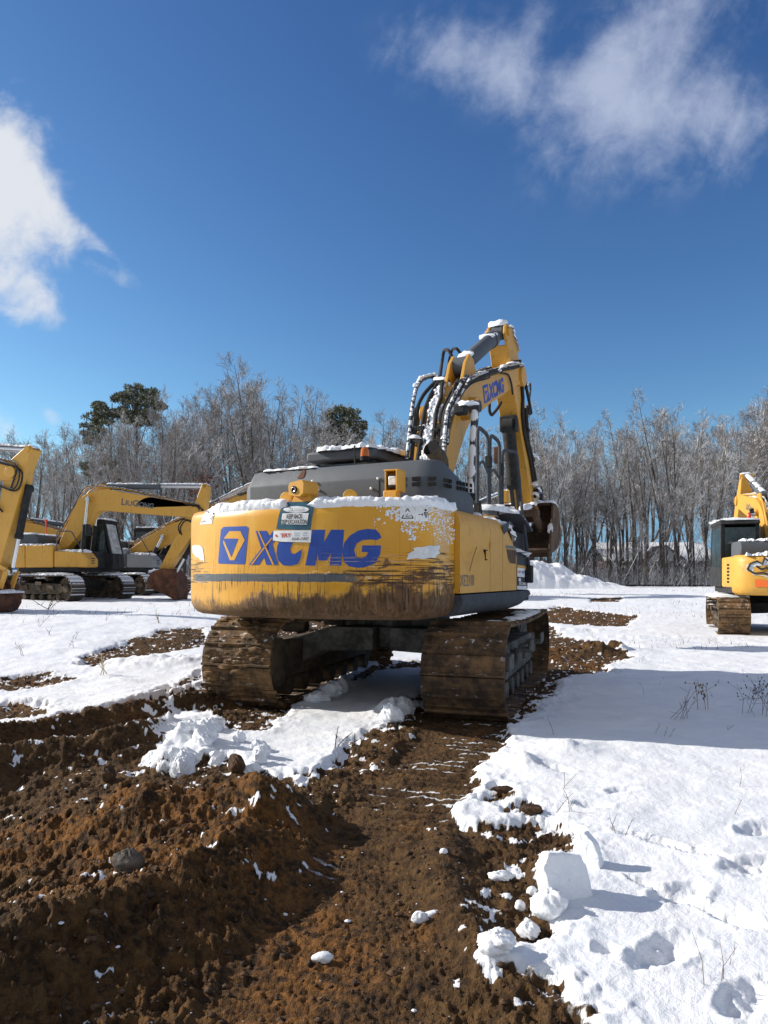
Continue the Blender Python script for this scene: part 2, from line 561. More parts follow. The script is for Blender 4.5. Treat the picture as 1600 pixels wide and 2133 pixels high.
def arc_pts(pts, r, n=5):
    """polyline with its corners rounded"""
    pts = [Vector(p) for p in pts]
    out = [pts[0]]
    for i in range(1, len(pts) - 1):
        a, b, c = pts[i - 1], pts[i], pts[i + 1]
        d1, d2 = (a - b), (c - b)
        k = min(r, d1.length * .45, d2.length * .45)
        p, q = b + d1.normalized() * k, b + d2.normalized() * k
        for j in range(n + 1):
            t = j / n
            out.append(p * (1 - t) ** 2 + b * 2 * t * (1 - t) + q * t * t)
    out.append(pts[-1])
    return out


def text_mesh(body, size=1.0, bold=0.0, shear=0.0, spacing=1.0):
    """outline lettering as flat triangles: (verts2d, faces), lower-left at 0, width and height"""
    cu = bpy.data.curves.new('lettering', 'FONT')
    cu.body = body
    cu.size = size
    cu.offset = bold
    cu.shear = shear
    cu.space_character = spacing
    cu.resolution_u = 3
    o = bpy.data.objects.new('lettering', cu)
    COL.objects.link(o)
    bpy.context.view_layer.update()
    me = bpy.data.meshes.new_from_object(o.evaluated_get(bpy.context.evaluated_depsgraph_get()))
    v = np.array([p.co[:2] for p in me.vertices])
    f = [tuple(p.vertices) for p in me.polygons]
    bpy.data.objects.remove(o)
    bpy.data.curves.remove(cu)
    bpy.data.meshes.remove(me)
    v -= v.min(0)
    return v, f, v.max(0)


# ---------------------------------------------------------------- noise on arrays
def _hash(ix, iy, seed):
    h = (ix * 374761393 + iy * 668265263 + seed * 1442695041) & 0xFFFFFFFF
    h = ((h ^ (h >> 13)) * 1274126177) & 0xFFFFFFFF
    return ((h ^ (h >> 16)) & 0xFFFF) / 65535.0


def vnoise(x, y, seed=0):
    xi, yi = np.floor(x).astype(np.int64), np.floor(y).astype(np.int64)
    xf, yf = x - xi, y - yi
    u, v = xf * xf * xf * (xf * (xf * 6 - 15) + 10), yf * yf * yf * (yf * (yf * 6 - 15) + 10)
    a, b = _hash(xi, yi, seed), _hash(xi + 1, yi, seed)
    c, d = _hash(xi, yi + 1, seed), _hash(xi + 1, yi + 1, seed)
    return (a * (1 - u) + b * u) * (1 - v) + (c * (1 - u) + d * u) * v


def fbm(x, y, octs=5, seed=0, gain=.5, lac=2.03):
    t, a, s = 0.0, 1.0, 0.0
    for i in range(octs):
        t = t + a * (vnoise(x, y, seed + i * 17) - .5)
        s += a
        x, y = x * lac * .8 + y * lac * .6 + 3.1, -x * lac * .6 + y * lac * .8 + 1.7
        a *= gain
    return t / s * 2


def sstep(v, a, b):
    t = np.clip((v - a) / (b - a), 0, 1)
    return t * t * (3 - 2 * t)


def poly_dist(x, y, poly):
    """signed distance to a polygon, negative inside"""
    d = np.full(x.shape, 1e9)
    ins = np.zeros(x.shape, bool)
    n = len(poly)
    for i in range(n):
        ax, ay = poly[i]
        bx, by = poly[(i + 1) % n]
        ex, ey = bx - ax, by - ay
        t = np.clip(((x - ax) * ex + (y - ay) * ey) / (ex * ex + ey * ey + 1e-12), 0, 1)
        d = np.minimum(d, np.hypot(x - ax - t * ex, y - ay - t * ey))
        c = ((ay > y) != (by > y)) & (x < (bx - ax) * (y - ay) / (by - ay + 1e-12) + ax)
        ins ^= c
    return np.where(ins, -d, d)


def gpx(px, py, z=0.0):
    """where a sight line at this place of the photograph meets height z"""
    d = FPX * (CAMZ - z) / (py - HY)
    return ((px - HX) * d / FPX, d)

# ---------------------------------------------------------------- terrain and snow field
def terrain(x, y):
    a = .42 * sstep(y, 8.5, 17) * sstep(x, 2.0, -6.0)
    b = .62 * sstep(y, 15, 45)
    return a + b * (1 - a / .62)


def G(pts):
    return [gpx(*p) for p in pts]


DIRT_ALL = G([(850, 1475), (960, 1430), (1090, 1450), (1080, 1505), (1052, 1545), (1000, 1605), (938, 1690), (962, 1712), (1060, 1722), (1150, 1712), (1190, 1742), (1140, 1800),
              (1112, 1870), (1122, 1930), (1058, 1945), (985, 1990), (1005, 2030), (1090, 2050), (1140, 2085), (1190, 2140), (1230, 2300), (1250, 2900)]) + \
    [(-9, 1.0), (-9, 4.0), (-5.5, 5.2)] + G([(0, 1532), (120, 1500), (300, 1458), (425, 1428), (445, 1440), (600, 1465), (640, 1440), (700, 1425), (790, 1385), (890, 1380), (880, 1470)])
SNOW_ISLAND = G([(372, 1488), (318, 1565), (335, 1592), (440, 1588), (480, 1592), (612, 1622), (652, 1612), (712, 1570), (828, 1495), (850, 1460), (880, 1440), (884, 1398), (800, 1398), (706, 1440),
                 (610, 1475), (560, 1512), (540, 1528), (470, 1520), (425, 1484)])
DIRT_BITS = [G([(-60, 1428), (100, 1408), (160, 1418), (60, 1442), (-60, 1446)]),
             G([(165, 1386), (250, 1366), (345, 1342), (425, 1338), (430, 1364), (330, 1376), (190, 1402)]),
             G([(-80, 1470), (90, 1466), (110, 1492), (60, 1506), (-80, 1512)]),
             G([(420, 1440), (600, 1480), (700, 1420), (800, 1350), (760, 1300), (480, 1300)]),
             G([(880, 1500), (1078, 1512), (1120, 1465), (1180, 1412), (1290, 1408), (1262, 1392), (1322, 1372), (1262, 1342), (1165, 1330), (1150, 1305), (1010, 1290), (900, 1400)]),
             G([(1080, 1294), (1160, 1276), (1240, 1284), (1332, 1290), (1300, 1309), (1180, 1306)]),
             G([(1226, 1264), (1296, 1263), (1290, 1270), (1230, 1271)]),
             G([(300, 1452), (420, 1405), (440, 1412), (350, 1440)]),
             G([(1015, 1640), (1050, 1655), (1062, 1672), (1030, 1668)]),
             G([(1085, 1675), (1118, 1676), (1110, 1690), (1090, 1688)])]
RUT_A, RUT_B = np.array([.76, 6.7]), np.array([-.22, 2.3])
RUT_D = (RUT_B - RUT_A) / np.linalg.norm(RUT_B - RUT_A)
STEPS = [(1385, 1996, .17, .075, 35), (1420, 1872, .15, .07, 30), (1562, 1822, .18, .09, 30), (1232, 1690, .1, .06, -20), (1420, 1782, .3, .035, -42), (1530, 1925, .13, .07, -50),
         (1470, 1900, .3, .03, -48), (1585, 1740, .16, .08, 30), (1150, 1612, .18, .05, -40), (1300, 1660, .12, .05, 10), (1560, 2090, .14, .07, 40), (1265, 1995, .05, .04, 0)]


def seg_dist(x, y, pts):
    """distance to a polyline, signed side (right of travel > 0) and position along it"""
    best = np.full(x.shape, 1e9)
    side = np.zeros(x.shape)
    along = np.zeros(x.shape)
    s0 = 0
    for (ax, ay), (bx, by) in zip(pts[:-1], pts[1:]):
        ex, ey = bx - ax, by - ay
        L = math.hypot(ex, ey)
        t = np.clip(((x - ax) * ex + (y - ay) * ey) / L ** 2, 0, 1)
        qx, qy = x - ax - t * ex, y - ay - t * ey
        d = np.hypot(qx, qy)
        w = d < best
        best = np.where(w, d, best)
        side = np.where(w, np.sign(qx * ey - qy * ex), side)
        along = np.where(w, s0 + t * L, along)
        s0 += L
    return best, side, along / s0


def ridge(x, y, pts, h, wr, wl):
    """earth bank: height h, width wr on the right of its travel direction and wl on the left"""
    d, s, t = seg_dist(x, y, pts)
    w = np.where(s > 0, wr, wl)
    return h * np.clip(1 - d / w, 0, 1) ** 1.3 * sstep(t, -.05, .12) * sstep(t, 1.05, .85)


def bump2(x, y, cx, cy, rx, ry, h, ang=0):
    c, s = math.cos(R(ang)), math.sin(R(ang))
    a, b = (x - cx) * c + (y - cy) * s, -(x - cx) * s + (y - cy) * c
    return h * np.exp(-(a / rx) ** 2 - (b / ry) ** 2)


def ground_eval(x, y):
    x, y = np.asarray(x, float), np.asarray(y, float)
    z = terrain(x, y)
    near = sstep(y, 40, 16)
    wx = x + .10 * fbm(x * 1.7, y * 1.7, 3, 5) + .05 * fbm(x * 7, y * 7, 3, 6) * near
    wy = y + .12 * fbm(x * 1.7, y * 1.7, 3, 7) + .06 * fbm(x * 7, y * 7, 3, 8) * near
    sd = np.full(x.shape, 50.0)
    sel = (np.abs(x) < 12) & (y > -3) & (y < 40)
    a, b = wx[sel], wy[sel]
    q = np.maximum(poly_dist(a, b, DIRT_ALL), -poly_dist(a, b, SNOW_ISLAND))
    for p in DIRT_BITS:
        q = np.minimum(q, poly_dist(a, b, p))
    sd[sel] = q
    edge = .045 * fbm(x * 16, y * 16, 4, 9) + .08 * fbm(x * 4, y * 4, 3, 10)
    sdn = sd + edge
    dirt = sstep(sdn + .035 * fbm(x * 34, y * 34, 3, 11) * near, .025, -.025)
    hd_ = sstep(sdn, .075, -.045)
    # track bed
    rel = np.stack([x - RUT_A[0], y - RUT_A[1]])
    s = rel[0] * RUT_D[0] + rel[1] * RUT_D[1]
    t = rel[0] * -RUT_D[1] + rel[1] * RUT_D[0]
    bed = sstep(np.abs(t + .05 * fbm(s * 1.5, t, 3, 21)), .46, .34) * sstep(s, -1.5, 0.0)
    # earth
    big = .055 * fbm(x * 1.6, y * 1.6, 4, 31)
    cl = 1 - np.abs(fbm(x * 6.5, y * 6.5, 3, 33)) * 2.2
    cl2 = 1 - np.abs(fbm(x * 17, y * 17, 3, 34)) * 2.2
    cl3 = 1 - np.abs(fbm(x * 38, y * 38, 3, 134)) * 2.2
    rough = .026 * cl + .019 * cl2 + .011 * cl3 + .008 * fbm(x * 80, y * 80, 2, 35)
    tread = np.sin(s * 2 * math.pi / .13 + 2.2 * fbm(x * 2.2, y * 2.2, 3, 36))
    groove = np.exp(-((1 + tread) / .4) ** 2) * sstep(fbm(x * 2.0, y * 2.0, 3, 37), -.4, .1) * (.35 + .65 * sstep(y, 3.0, 4.2))
    bedz = -.03 - .022 * groove + .016 * fbm(x * 9, y * 9, 4, 38) + .007 * cl3 + .006 * fbm(x * 50, y * 50, 2, 39)
    rg = 1.0 + .45 * sstep(y, 4.9, 3.4) * sstep(x, -.3, -.6)
    ez = (big + rough * rg * .8 - .03) * (1 - bed) + bedz * bed
    banks = ridge(x, y, [(-.58, 3.75), (-.68, 3.3), (-.92, 2.85), (-1.18, 2.5), (-1.48, 2.1), (-1.98, 1.3)][::-1], .19, .4, .8)
    banks = banks + .2 * np.exp(-(((y - 4.05 - .12 * (x + 1)) / .34) ** 2)) * sstep(x, -2.3, -1.5) * sstep(x, -.3, -.7) * (1 + .5 * fbm(x * 3, y * 3, 3, 40))
    wob = .25 * fbm(x * .9, y * .9, 2, 44)
    banks = banks + ridge(x + wob, y, [(-5.5, 4.4), (-3.2, 5.9), (-2.2, 7.2), (-1.75, 8.2)], .17, .3, .35) + ridge(x + wob, y, [(-5, 3.2), (-3.0, 4.9), (-2.05, 5.9), (-1.45, 7.2)], .19, .4, .35)
    banks = banks - .1 * np.exp(-(((x + 2.6) / .8) ** 2 + ((y - 4.1) / .5) ** 2))
    banks = banks + bump2(x, y, .32, 2.9, .1, .7, .07, 12) + bump2(x, y, .33, 3.6, .12, .35, .08)
    banks = banks + bump2(x, y, 3.9, 12.9, .75, .5, .2) * (1 + fbm(x * 4, y * 4, 3, 41)) + bump2(x, y, 2.6, 12.2, .5, .9, .1) * (1 + fbm(x * 5, y * 5, 3, 42))
    # snow
    sn = .035 * fbm(x * .55, y * .55, 4, 51) + .018 * fbm(x * 2.4, y * 2.4, 3, 52) + .006 * fbm(x * 9, y * 9, 4, 53) * near + .0022 * fbm(x * 45, y * 45, 3, 153) * near
    churn = np.exp(-np.clip(sdn, 0, 9) / .13) * sstep(y, 16, 9)
    lum = 1 - np.abs(fbm(x * 7, y * 7, 3, 54)) * 2
    sn = sn + churn * (.022 * lum + .016 * fbm(x * 26, y * 26, 3, 55)) + .036
    for cx, cy, rx, ry, h in ((-1.62, 5.75, .3, .2, .1), (-1.35, 5.3, .4, .2, .07), (-.72, 8.7, .3, .25, .16), (.1, 7.2, .15, .25, .14), (1.35, 5.6, .3, .2, .06), (1.0, 5.2, .12, .2, .07), (.75, 3.55, .15, .1, .07),
                              (-3.2, 10.6, 1.0, .35, .12), (-5.6, 9.2, 1.1, .25, .14), (-2.2, 11.3, .4, .3, .2), (4.0, 17.5, 2.0, .5, .08), (6.0, 15.5, 2.5, .4, .06)):
        k = bump2(x, y, cx, cy, rx, ry, h)
        sn = sn + k * (1 + .55 * fbm(x * 7, y * 7, 3, 56))
    for px, py, l, w, ang in STEPS:
        cx, cy = gpx(px, py)
        c, sn_ = math.cos(R(ang)), math.sin(R(ang))
        aa, bb = (x - cx) * c + (y - cy) * sn_, -(x - cx) * sn_ + (y - cy) * c
        r = 1.1 * np.sqrt((aa / l) ** 2 + (bb / w) ** 2) + .35 * fbm(x * 9 + px, y * 9, 4, 57)
        sn = sn - (.04 + .025 * fbm(x * 22, y * 22, 3, 58)) * np.exp(-np.clip(r, 0, 9) ** 2.6) + .01 * np.exp(-((r - 1.3) / .28) ** 2) * (1 + fbm(x * 18, y * 18, 2, 59))
    z = z + sn * (1 - hd_) + ez * hd_ + banks * (.35 + .65 * hd_)
    # packed snow left in the tread marks and crumbs strewn on the earth
    streak = bed * sstep(-tread, .5, .95) * sstep(fbm(x * 2.6, y * 2.6, 4, 62) + .16 * sstep(y, 3.6, 5.0), .08, .32) * sstep(y, 2.2, 4.2)
    crumb = sstep(fbm(x * 13, y * 13, 4, 63) + .5 * np.exp(-np.clip(-sdn, 0, 9) / .12) + .12 * sstep(y, 3.2, 7) - .25 * bed, .5, .56)
    dm = dirt * (1 - np.clip(streak * .85 + crumb, 0, 1))
    clay = sstep(fbm(x * 1.3, y * 1.3, 4, 64) + .45 * np.exp(-(((x + 1.2) / 1.0) ** 2 + ((y - 3.9) / .7) ** 2)) + .4 * np.exp(-(((x + .3) / .55) ** 2 + ((y - 2.5) / .6) ** 2)) + .2 * bed * sstep(y, 4.6, 3.6) + .25 * np.exp(-(((x - 3.5) / 1.2) ** 2 + ((y - 12.6) / 1.5) ** 2)), .05, .55) * (1 - .75 * sstep(y, 3.3, 2.6) * sstep(x, -.35, -.6))
    return z, dm, clay, np.clip(bed * groove, 0, 1)


def gz(x, y):
    return float(ground_eval(np.array([x]), np.array([y]))[0][0])


def graded(lo, hi, ratio, first):
    v = [lo]
    while v[-1] < hi:
        v.append(v[-1] + max(first, v[-1] * ratio))
    return v


yy = np.array([-60, -30, -14, -7, -3, -1, 0, .6] + graded(1.0, 15, .0052, .006) + graded(15.1, 45, .011, .1) + graded(46, 600, .05, 1.0))
tin = np.linspace(-1, 1, 660)
out_k = 1.35 ** np.arange(1, 15) - 1
ys_, rows_x = [], []
hw = np.where(yy > 1, .585 * yy + .5, 1.085)
XX = np.concatenate([-(hw[:, None] + out_k[::-1][None] * (1 + .02 * hw[:, None]) * 2), hw[:, None] * tin[None], hw[:, None] + out_k[None] * (1 + .02 * hw[:, None]) * 2], 1)
YY = np.repeat(yy[:, None], XX.shape[1], 1)
gzv, gdm, gclay, gbed = ground_eval(XX.ravel(), YY.ravel())
H_, W_ = XX.shape
gm = bpy.data.meshes.new('ground')
idx = np.arange(H_ * W_).reshape(H_, W_)
quads = np.stack([idx[:-1, :-1], idx[:-1, 1:], idx[1:, 1:], idx[1:, :-1]], -1).reshape(-1, 4)
gm.vertices.add(H_ * W_)
gm.vertices.foreach_set('co', np.stack([XX.ravel(), YY.ravel(), gzv], 1).astype(np.float32).ravel())
gm.loops.add(quads.size)
gm.loops.foreach_set('vertex_index', quads.astype(np.int32).ravel())
gm.polygons.add(len(quads))
gm.polygons.foreach_set('loop_start', np.arange(0, quads.size, 4, dtype=np.int32))
gm.polygons.foreach_set('loop_total', np.full(len(quads), 4, np.int32))
gm.polygons.foreach_set('use_smooth', np.ones(len(quads), bool))
gm.update(calc_edges=True)
for nm, arr in (('dirt', gdm), ('clay', gclay), ('bed', gbed)):
    gm.attributes.new(nm, 'FLOAT', 'POINT').data.foreach_set('value', arr.astype(np.float32))


def m_ground(n, bs):
    def at(nm):
        a = n.new('ShaderNodeAttribute')
        a.attribute_name = nm
        return a.outputs['Fac']
    o = n.obj()
    d, clay, bed = at('dirt'), at('clay'), at('bed')
    a = n.noise(o, 5, 7, .65)
    b = n.noise(o, 26, 6, .65)
    c = n.noise(o, 95, 4, .6)
    g = n.noise(o, 260, 2, .5)
    dark = n.mix(n.step(b, .35, .65), (.028, .015, .007), (.105, .056, .021))
    dark = n.mix(n.m('MULTIPLY', n.step(a, .4, .7), .6), dark, (.18, .1, .037))
    orange = n.mix(n.step(b, .35, .65), (.13, .052, .013), (.24, .105, .025))
    k = n.m('MULTIPLY', clay, n.step(n.m('ADD', n.m('MULTIPLY', a, .5), n.m('MULTIPLY', b, .5)), .42, .56))
    earth = n.mix(n.m('MULTIPLY', k, .85), dark, orange)
    earth = n.mix(n.m('MULTIPLY', n.step(c, .66, .72), .6), earth, (.2, .15, .1))
    earth = n.mix(n.m('MULTIPLY', bed, n.m('MULTIPLY', n.step(a, .34, .5), .85)), earth, (.016, .009, .005))  # tread grooves: wet packed soil, darkened to stand in for missing shading
    sv_ = n.noise(o, 2.2, 5, .6)
    snow = n.mix(n.step(sv_, .35, .7), (.75, .78, .83), (.83, .845, .87))
    far = n.step(n.sep(o)[1], 8, 20)
    stub = n.m('MULTIPLY', n.step(n.noise(o, 1.0, 6, .7, stretch=(5.0, 9.0, 1)), .62, .7), n.m('MULTIPLY', n.step(n.noise(o, .35, 3, .6), .4, .6), n.m('MULTIPLY', far, .45)))
    snow = n.mix(stub, snow, (.4, .33, .24))
    # thin dirty edge
    dd = n.step(n.m('ADD', d, n.m('MULTIPLY', n.m('SUBTRACT', b, .5), .8)), .3, .6)
    tint = n.m('MULTIPLY', n.step(d, .02, .3), n.step(b, .35, .6))
    snow = n.mix(n.m('MULTIPLY', tint, .6), snow, (.5, .4, .29))
    n.put(bs.inputs['Base Color'], n.mix(dd, snow, earth))
    n.put(bs.inputs['Roughness'], n.m('SUBTRACT', .95, n.m('MULTIPLY', n.m('SUBTRACT', 1.0, dd), .3)))
    bs.inputs['Specular IOR Level'].default_value = .25
    h = n.m('ADD', n.m('MULTIPLY', b, n.m('ADD', .25, n.m('MULTIPLY', dd, 1.2))), n.m('ADD', n.m('MULTIPLY', c, n.m('ADD', .12, n.m('MULTIPLY', dd, .55))), n.m('MULTIPLY', g, n.m('ADD', .07, n.m('MULTIPLY', dd, .1)))))
    n.put(bs.inputs['Normal'], n.bump(h, .8, .035))


gm.materials.append(mat('ground_snow_and_earth', build=m_ground))
ground = bpy.data.objects.new('ground', gm)
COL.objects.link(ground)
tag(ground, kind='structure')

# ---------------------------------------------------------------- excavators: shared builders
def belt_path(half, r_back, r_front, zc, sag=.03, n=46):
    """closed loop of (y, z, angle) round sprocket and idler"""
    pts = []
    L = 2 * half
    top = [(-half + L * t, zc + r_back + (r_front - r_back) * t - sag * math.sin(math.pi * t)) for t in np.linspace(0, 1, 40)]
    fr = [(half + r_front * math.sin(a), zc + r_front * math.cos(a)) for a in np.linspace(0, math.pi, 24)][1:]
    bot = [(half - L * t, zc - r_front + (r_front - r_back) * t) for t in np.linspace(0, 1, 40)][1:]
    bk = [(-half - r_back * math.sin(a), zc - r_back * math.cos(a)) for a in np.linspace(0, math.pi, 24)][1:]
    P = np.array(top + fr + bot + bk)
    d = np.hypot(*(np.roll(P, -1, 0) - P).T)
    c = np.concatenate([[0], np.cumsum(d)])
    out = []
    Q = np.vstack([P, P[:1]])
    for s in np.linspace(0, c[-1], n, endpoint=False):
        i = min(np.searchsorted(c, s, 'right') - 1, len(P) - 1)
        t = (s - c[i]) / max(c[i + 1] - c[i], 1e-9)
        p = Q[i] * (1 - t) + Q[i + 1] * t
        tg = Q[i + 1] - Q[i]
        out.append((p[0], p[1], math.atan2(tg[1], tg[0])))
    return out, c[-1] / n


def make_track(parent, cx, rot, half=1.62, rb=.44, rf=.43, zc=.46, width=.8, side=1, mats=('track_steel', 'frame_mud'), shoes=46, z0=0.0, detail=True, seed=1):
    """one crawler: belt of shoes, frame with rollers, sprocket and idler"""
    rnd = random.Random(seed)
    mb = MB()
    loop, pitch = belt_path(half, rb, rf, zc + z0, n=shoes)
    w = width / 2
    prof = [(-.5, 0), (-.48, .02), (-.45, .05), (-.36, .05), (-.32, .026), (-.05, .03), (-.02, .038), (.03, .03), (.3, .026), (.4, .022), (.52, .016), (.52, -.004)]
    for (y, z, a) in loop:
        c, s = math.cos(a), math.sin(a)
        jit = rnd.uniform(-.004, .004)
        vs = []
        for sx in (-1, 1):
            for (pl_, ph) in prof:
                q = pl_ * pitch
                h = ph + jit
                vs.append((cx + sx * w, y + q * c - h * s, z + q * s + h * c))
        n = len(prof)
        fs = [(i, (i + 1) % n, n + (i + 1) % n, n + i) for i in range(n)] + [tuple(range(n)), tuple(range(2 * n - 1, n - 1, -1))]
        mb.add(vs, fs)
    M = Matrix.Rotation(rot, 4, 'Z')
    belt = mb.build('track', mats[0], parent, smooth=0, xf=M)
    # frame
    fb = MB()
    zz = zc + z0
    fb.prism([(-half + .25, zz - .2), (half - .3, zz - .2), (half - .1, zz - .05), (half - .2, zz + .16), (-half + .4, zz + .2), (-half + .2, zz + .05)], 'x', cx - width * .28, cx + width * .28)
    for k in range(4):
        y0 = -half + .5 + k * (2 * half - .9) / 3.6
        fb.box((cx + side * width * .33, y0 + .1, zz + .02), (width * .12, .34, .16))
    for k in range(7):
        y0 = -half + .35 + k * (2 * half - .7) / 6
        fb.cyl((cx - width * .3, y0, zz - rf + .12), (cx + width * .3, y0, zz - rf + .12), .1, 12)
    for k in range(2):
        y0 = -half * .4 + k * half * .8
        fb.cyl((cx - width * .2, y0, zz + rf - .1), (cx + width * .2, y0, zz + rf - .1), .08, 10)
    # stepped brackets on the outer side
    if detail:
        for y0 in (-.55, .5):
            fb.box((cx + side * width * .48, y0, zz + .12), (width * .2, .3, .045))
            fb.box((cx + side * width * .57, y0, zz + .17), (.03, .3, .12))
    fb.build('track_frame', mats[1], belt, bevel=.012 if detail else 0, xf=M)
    sp = MB()
    pts = []
    for k in range(44):
        a = 2 * math.pi * k / 44
        rr = rb - (.05 if (k // 2) % 2 else .0) - .03
        pts.append((-half + rr * math.cos(a), zz + rr * math.sin(a)))
    sp.prism(pts, 'x', cx - .05, cx + .05)
    sp.cyl((cx - width * .25, -half, zz), (cx + width * .34, -half, zz), rb * .62, 20)
    if side < 0:
        sp.cyl((cx - width * .36, -half, zz), (cx, -half, zz), rb * .62, 20)
    sp.build('sprocket', mats[1], belt, bevel=.01 if detail else 0, xf=M)
    idl = MB()
    idl.cyl((cx - .09, half, zz), (cx + .09, half, zz), rf - .03, 24)
    idl.cyl((cx - width * .28, half, zz), (cx + width * .28, half, zz), rf * .35, 14)
    idl.build('idler', mats[1], belt, bevel=.01 if detail else 0, xf=M)
    return belt


def make_car_body(parent, rot, gauge, z0=0.0, material='frame_grey'):
    mb = MB()
    g = gauge / 2
    for sy in (-1, 1):
        for sx in (-1, 1):
            # arched legs of the X frame
            prof = [(.1, .79), (.62, .79), (g - .1, .64), (g - .1, .3), (.72, .5), (.1, .53)]
            mb.prism([(sx * p[0], p[1] + z0) for p in prof], 'y', sy * .35 - .2 + sy * .35, sy * .35 + .2 + sy * .35)
    mb.box((0, 0, .66 + z0), (1.1, 1.3, .24))
    mb.cyl((0, 0, .7 + z0), (0, 0, .96 + z0), .58, 32)
    return mb.build('car_body', material, parent, bevel=.015, xf=Matrix.Rotation(rot, 4, 'Z'))


def boom_outline(root, elbow, tip, t_root=.28, t_mid=.6, t_tip=.36):
    """side outline of a cranked boom through three centres"""
    a, b, c = Vector(root), Vector(elbow), Vector(tip)
    d1, d2 = (b - a).normalized(), (c - b).normalized()
    n1, n2 = Vector((-d1.y, d1.x)), Vector((-d2.y, d2.x))
    up, lo = [], []

    def bez(p, q, r, t):
        return p * (1 - t) ** 2 + q * 2 * t * (1 - t) + r * t * t
    u = [a + n1 * t_root * .5, b - d1 * .5 + n1 * t_mid * .5, b + (n1 + n2).normalized() * t_mid * .5, b + d2 * .6 + n2 * t_mid * .5, c + n2 * t_tip * .5]
    l = [a - n1 * t_root * .5, b - d1 * .75 - n1 * t_mid * .5, b - (n1 + n2).normalized() * t_mid * .46, b + d2 * .75 - n2 * t_mid * .46, c - n2 * t_tip * .5]
    for q in (u, l):
        w = [q[0]]
        w += [bez(q[1], q[2], q[3], t) for t in np.linspace(0, 1, 9)]
        w.append(q[4])
        (up if q is u else lo).append(w)
    up, lo = up[0], lo[0]
    cap_t = [c + (n2 * math.cos(t) + d2 * math.sin(t)) * t_tip * .5 for t in np.linspace(.3, math.pi - .3, 6)]
    cap_r = [a - (n1 * -math.cos(t) + d1 * math.sin(t)) * t_root * .5 for t in np.linspace(.3, math.pi - .3, 5)]
    cap_r = [a + (-n1 * math.cos(t) - d1 * math.sin(t)) * t_root * .5 for t in np.linspace(.3, math.pi - .3, 5)]
    return [tuple(p) for p in up + cap_t + lo[::-1] + cap_r], d1, d2, n1, n2


def hyd_cylinder(parent, name, x, a, b, r, split=.62, barrel='dark_steel', rod='chrome', rodr=.55, lug=True):
    """barrel as the part's mesh, rod as its sub-part; a and b are (y, z)"""
    A, B = Vector((x, *a)), Vector((x, *b))
    m = A.lerp(B, split)
    mb = MB()
    mb.cyl(A, m, r, 18)
    d = (B - A).normalized()
    mb.cyl(m - d * r * .9, m + d * r * .25, r * 1.16, 18)
    if lug:
        mb.cyl(A - Vector((r * .8, 0, 0)), A + Vector((r * .8, 0, 0)), r * 1.15, 16)
    o = mb.build(name, barrel, parent)
    rb_ = MB()
    rb_.cyl(m, B, r * rodr, 14)
    rb_.cyl(B - Vector((r * .8, 0, 0)), B + Vector((r * .8, 0, 0)), r * .95, 16)
    rb_.build('rod', rod, o)
    return o


def bucket_mesh(w, pin, ang, size=1.0):
    """bucket side outline in its own frame (pin at 0, mouth towards -y, lip down), placed at pin=(y, z), turned by ang"""
    out = [(-.05, .12), (.3, .16), (.62, -.02), (.82, -.4), (.8, -.75), (.55, -1.05), (.1, -1.2), (-.42, -1.22)]
    inn = [(-.45, -1.18), (.08, -1.15), (.5, -1.0), (.74, -.72), (.76, -.42), (.58, -.06), (.29, .1), (-.03, .06)]
    c, s = math.cos(ang), math.sin(ang)

    def T(p):
        return (pin[0] + size * (p[0] * c - p[1] * s), pin[1] + size * (p[0] * s + p[1] * c))
    mb = MB()
    h = w / 2
    mb.prism([T(p) for p in out + inn], 'x', -h, h)
    side = [(-.09, .1), (.3, .15), (.6, -.03), (.8, -.41), (.78, -.74), (.54, -1.03), (.09, -1.18), (-.4, -1.2), (-.22, -.6)]
    for sx in (-1, 1):
        mb.prism([T(p) for p in side], 'x', sx * h - .02, sx * h + .02)
    for sx in (-.16, .16):
        mb.prism([T(p) for p in [(-.12, .3), (.12, .36), (.5, .26), (.62, -.02), (.3, .1), (-.05, .1)]], 'x', sx - .025, sx + .025)
    return mb, T


def make_bucket(parent, x, w, pin, ang, size=1.0, material='worn_bucket', teeth=5, layers=False):
    mb, T = bucket_mesh(w, pin, ang, size)
    o = mb.build('bucket', material, parent, bevel=.008, xf=Matrix.Translation((x, 0, 0)))
    if teeth:
        for k in range(teeth):
            t = MB()
            cx = x - w / 2 + w * (k + .5) / teeth
            t.prism([T(p) for p in [(-.38, -1.16), (-.38, -1.25), (-.66, -1.24), (-.68, -1.21)]], 'x', cx - .055, cx + .055)
            t.build('tooth', material, o, bevel=.006)
    return o, T


def place_text(body, T, material, name, parent, size, bold=.0, lift=.004, shear=0, spacing=1.0, fit=None):
    """flat lettering; T maps (u, v) in metres to a 3-D point on the surface"""
    v, f, ext = text_mesh(body, 1.0, bold, shear, spacing)
    k = (fit[0] / ext[0], fit[1] / ext[1]) if fit else (size, size)
    mb = MB()
    mb.add([T(p[0] * k[0], p[1] * k[1]) for p in v], f)
    return mb.build(name, material, parent, smooth=0)

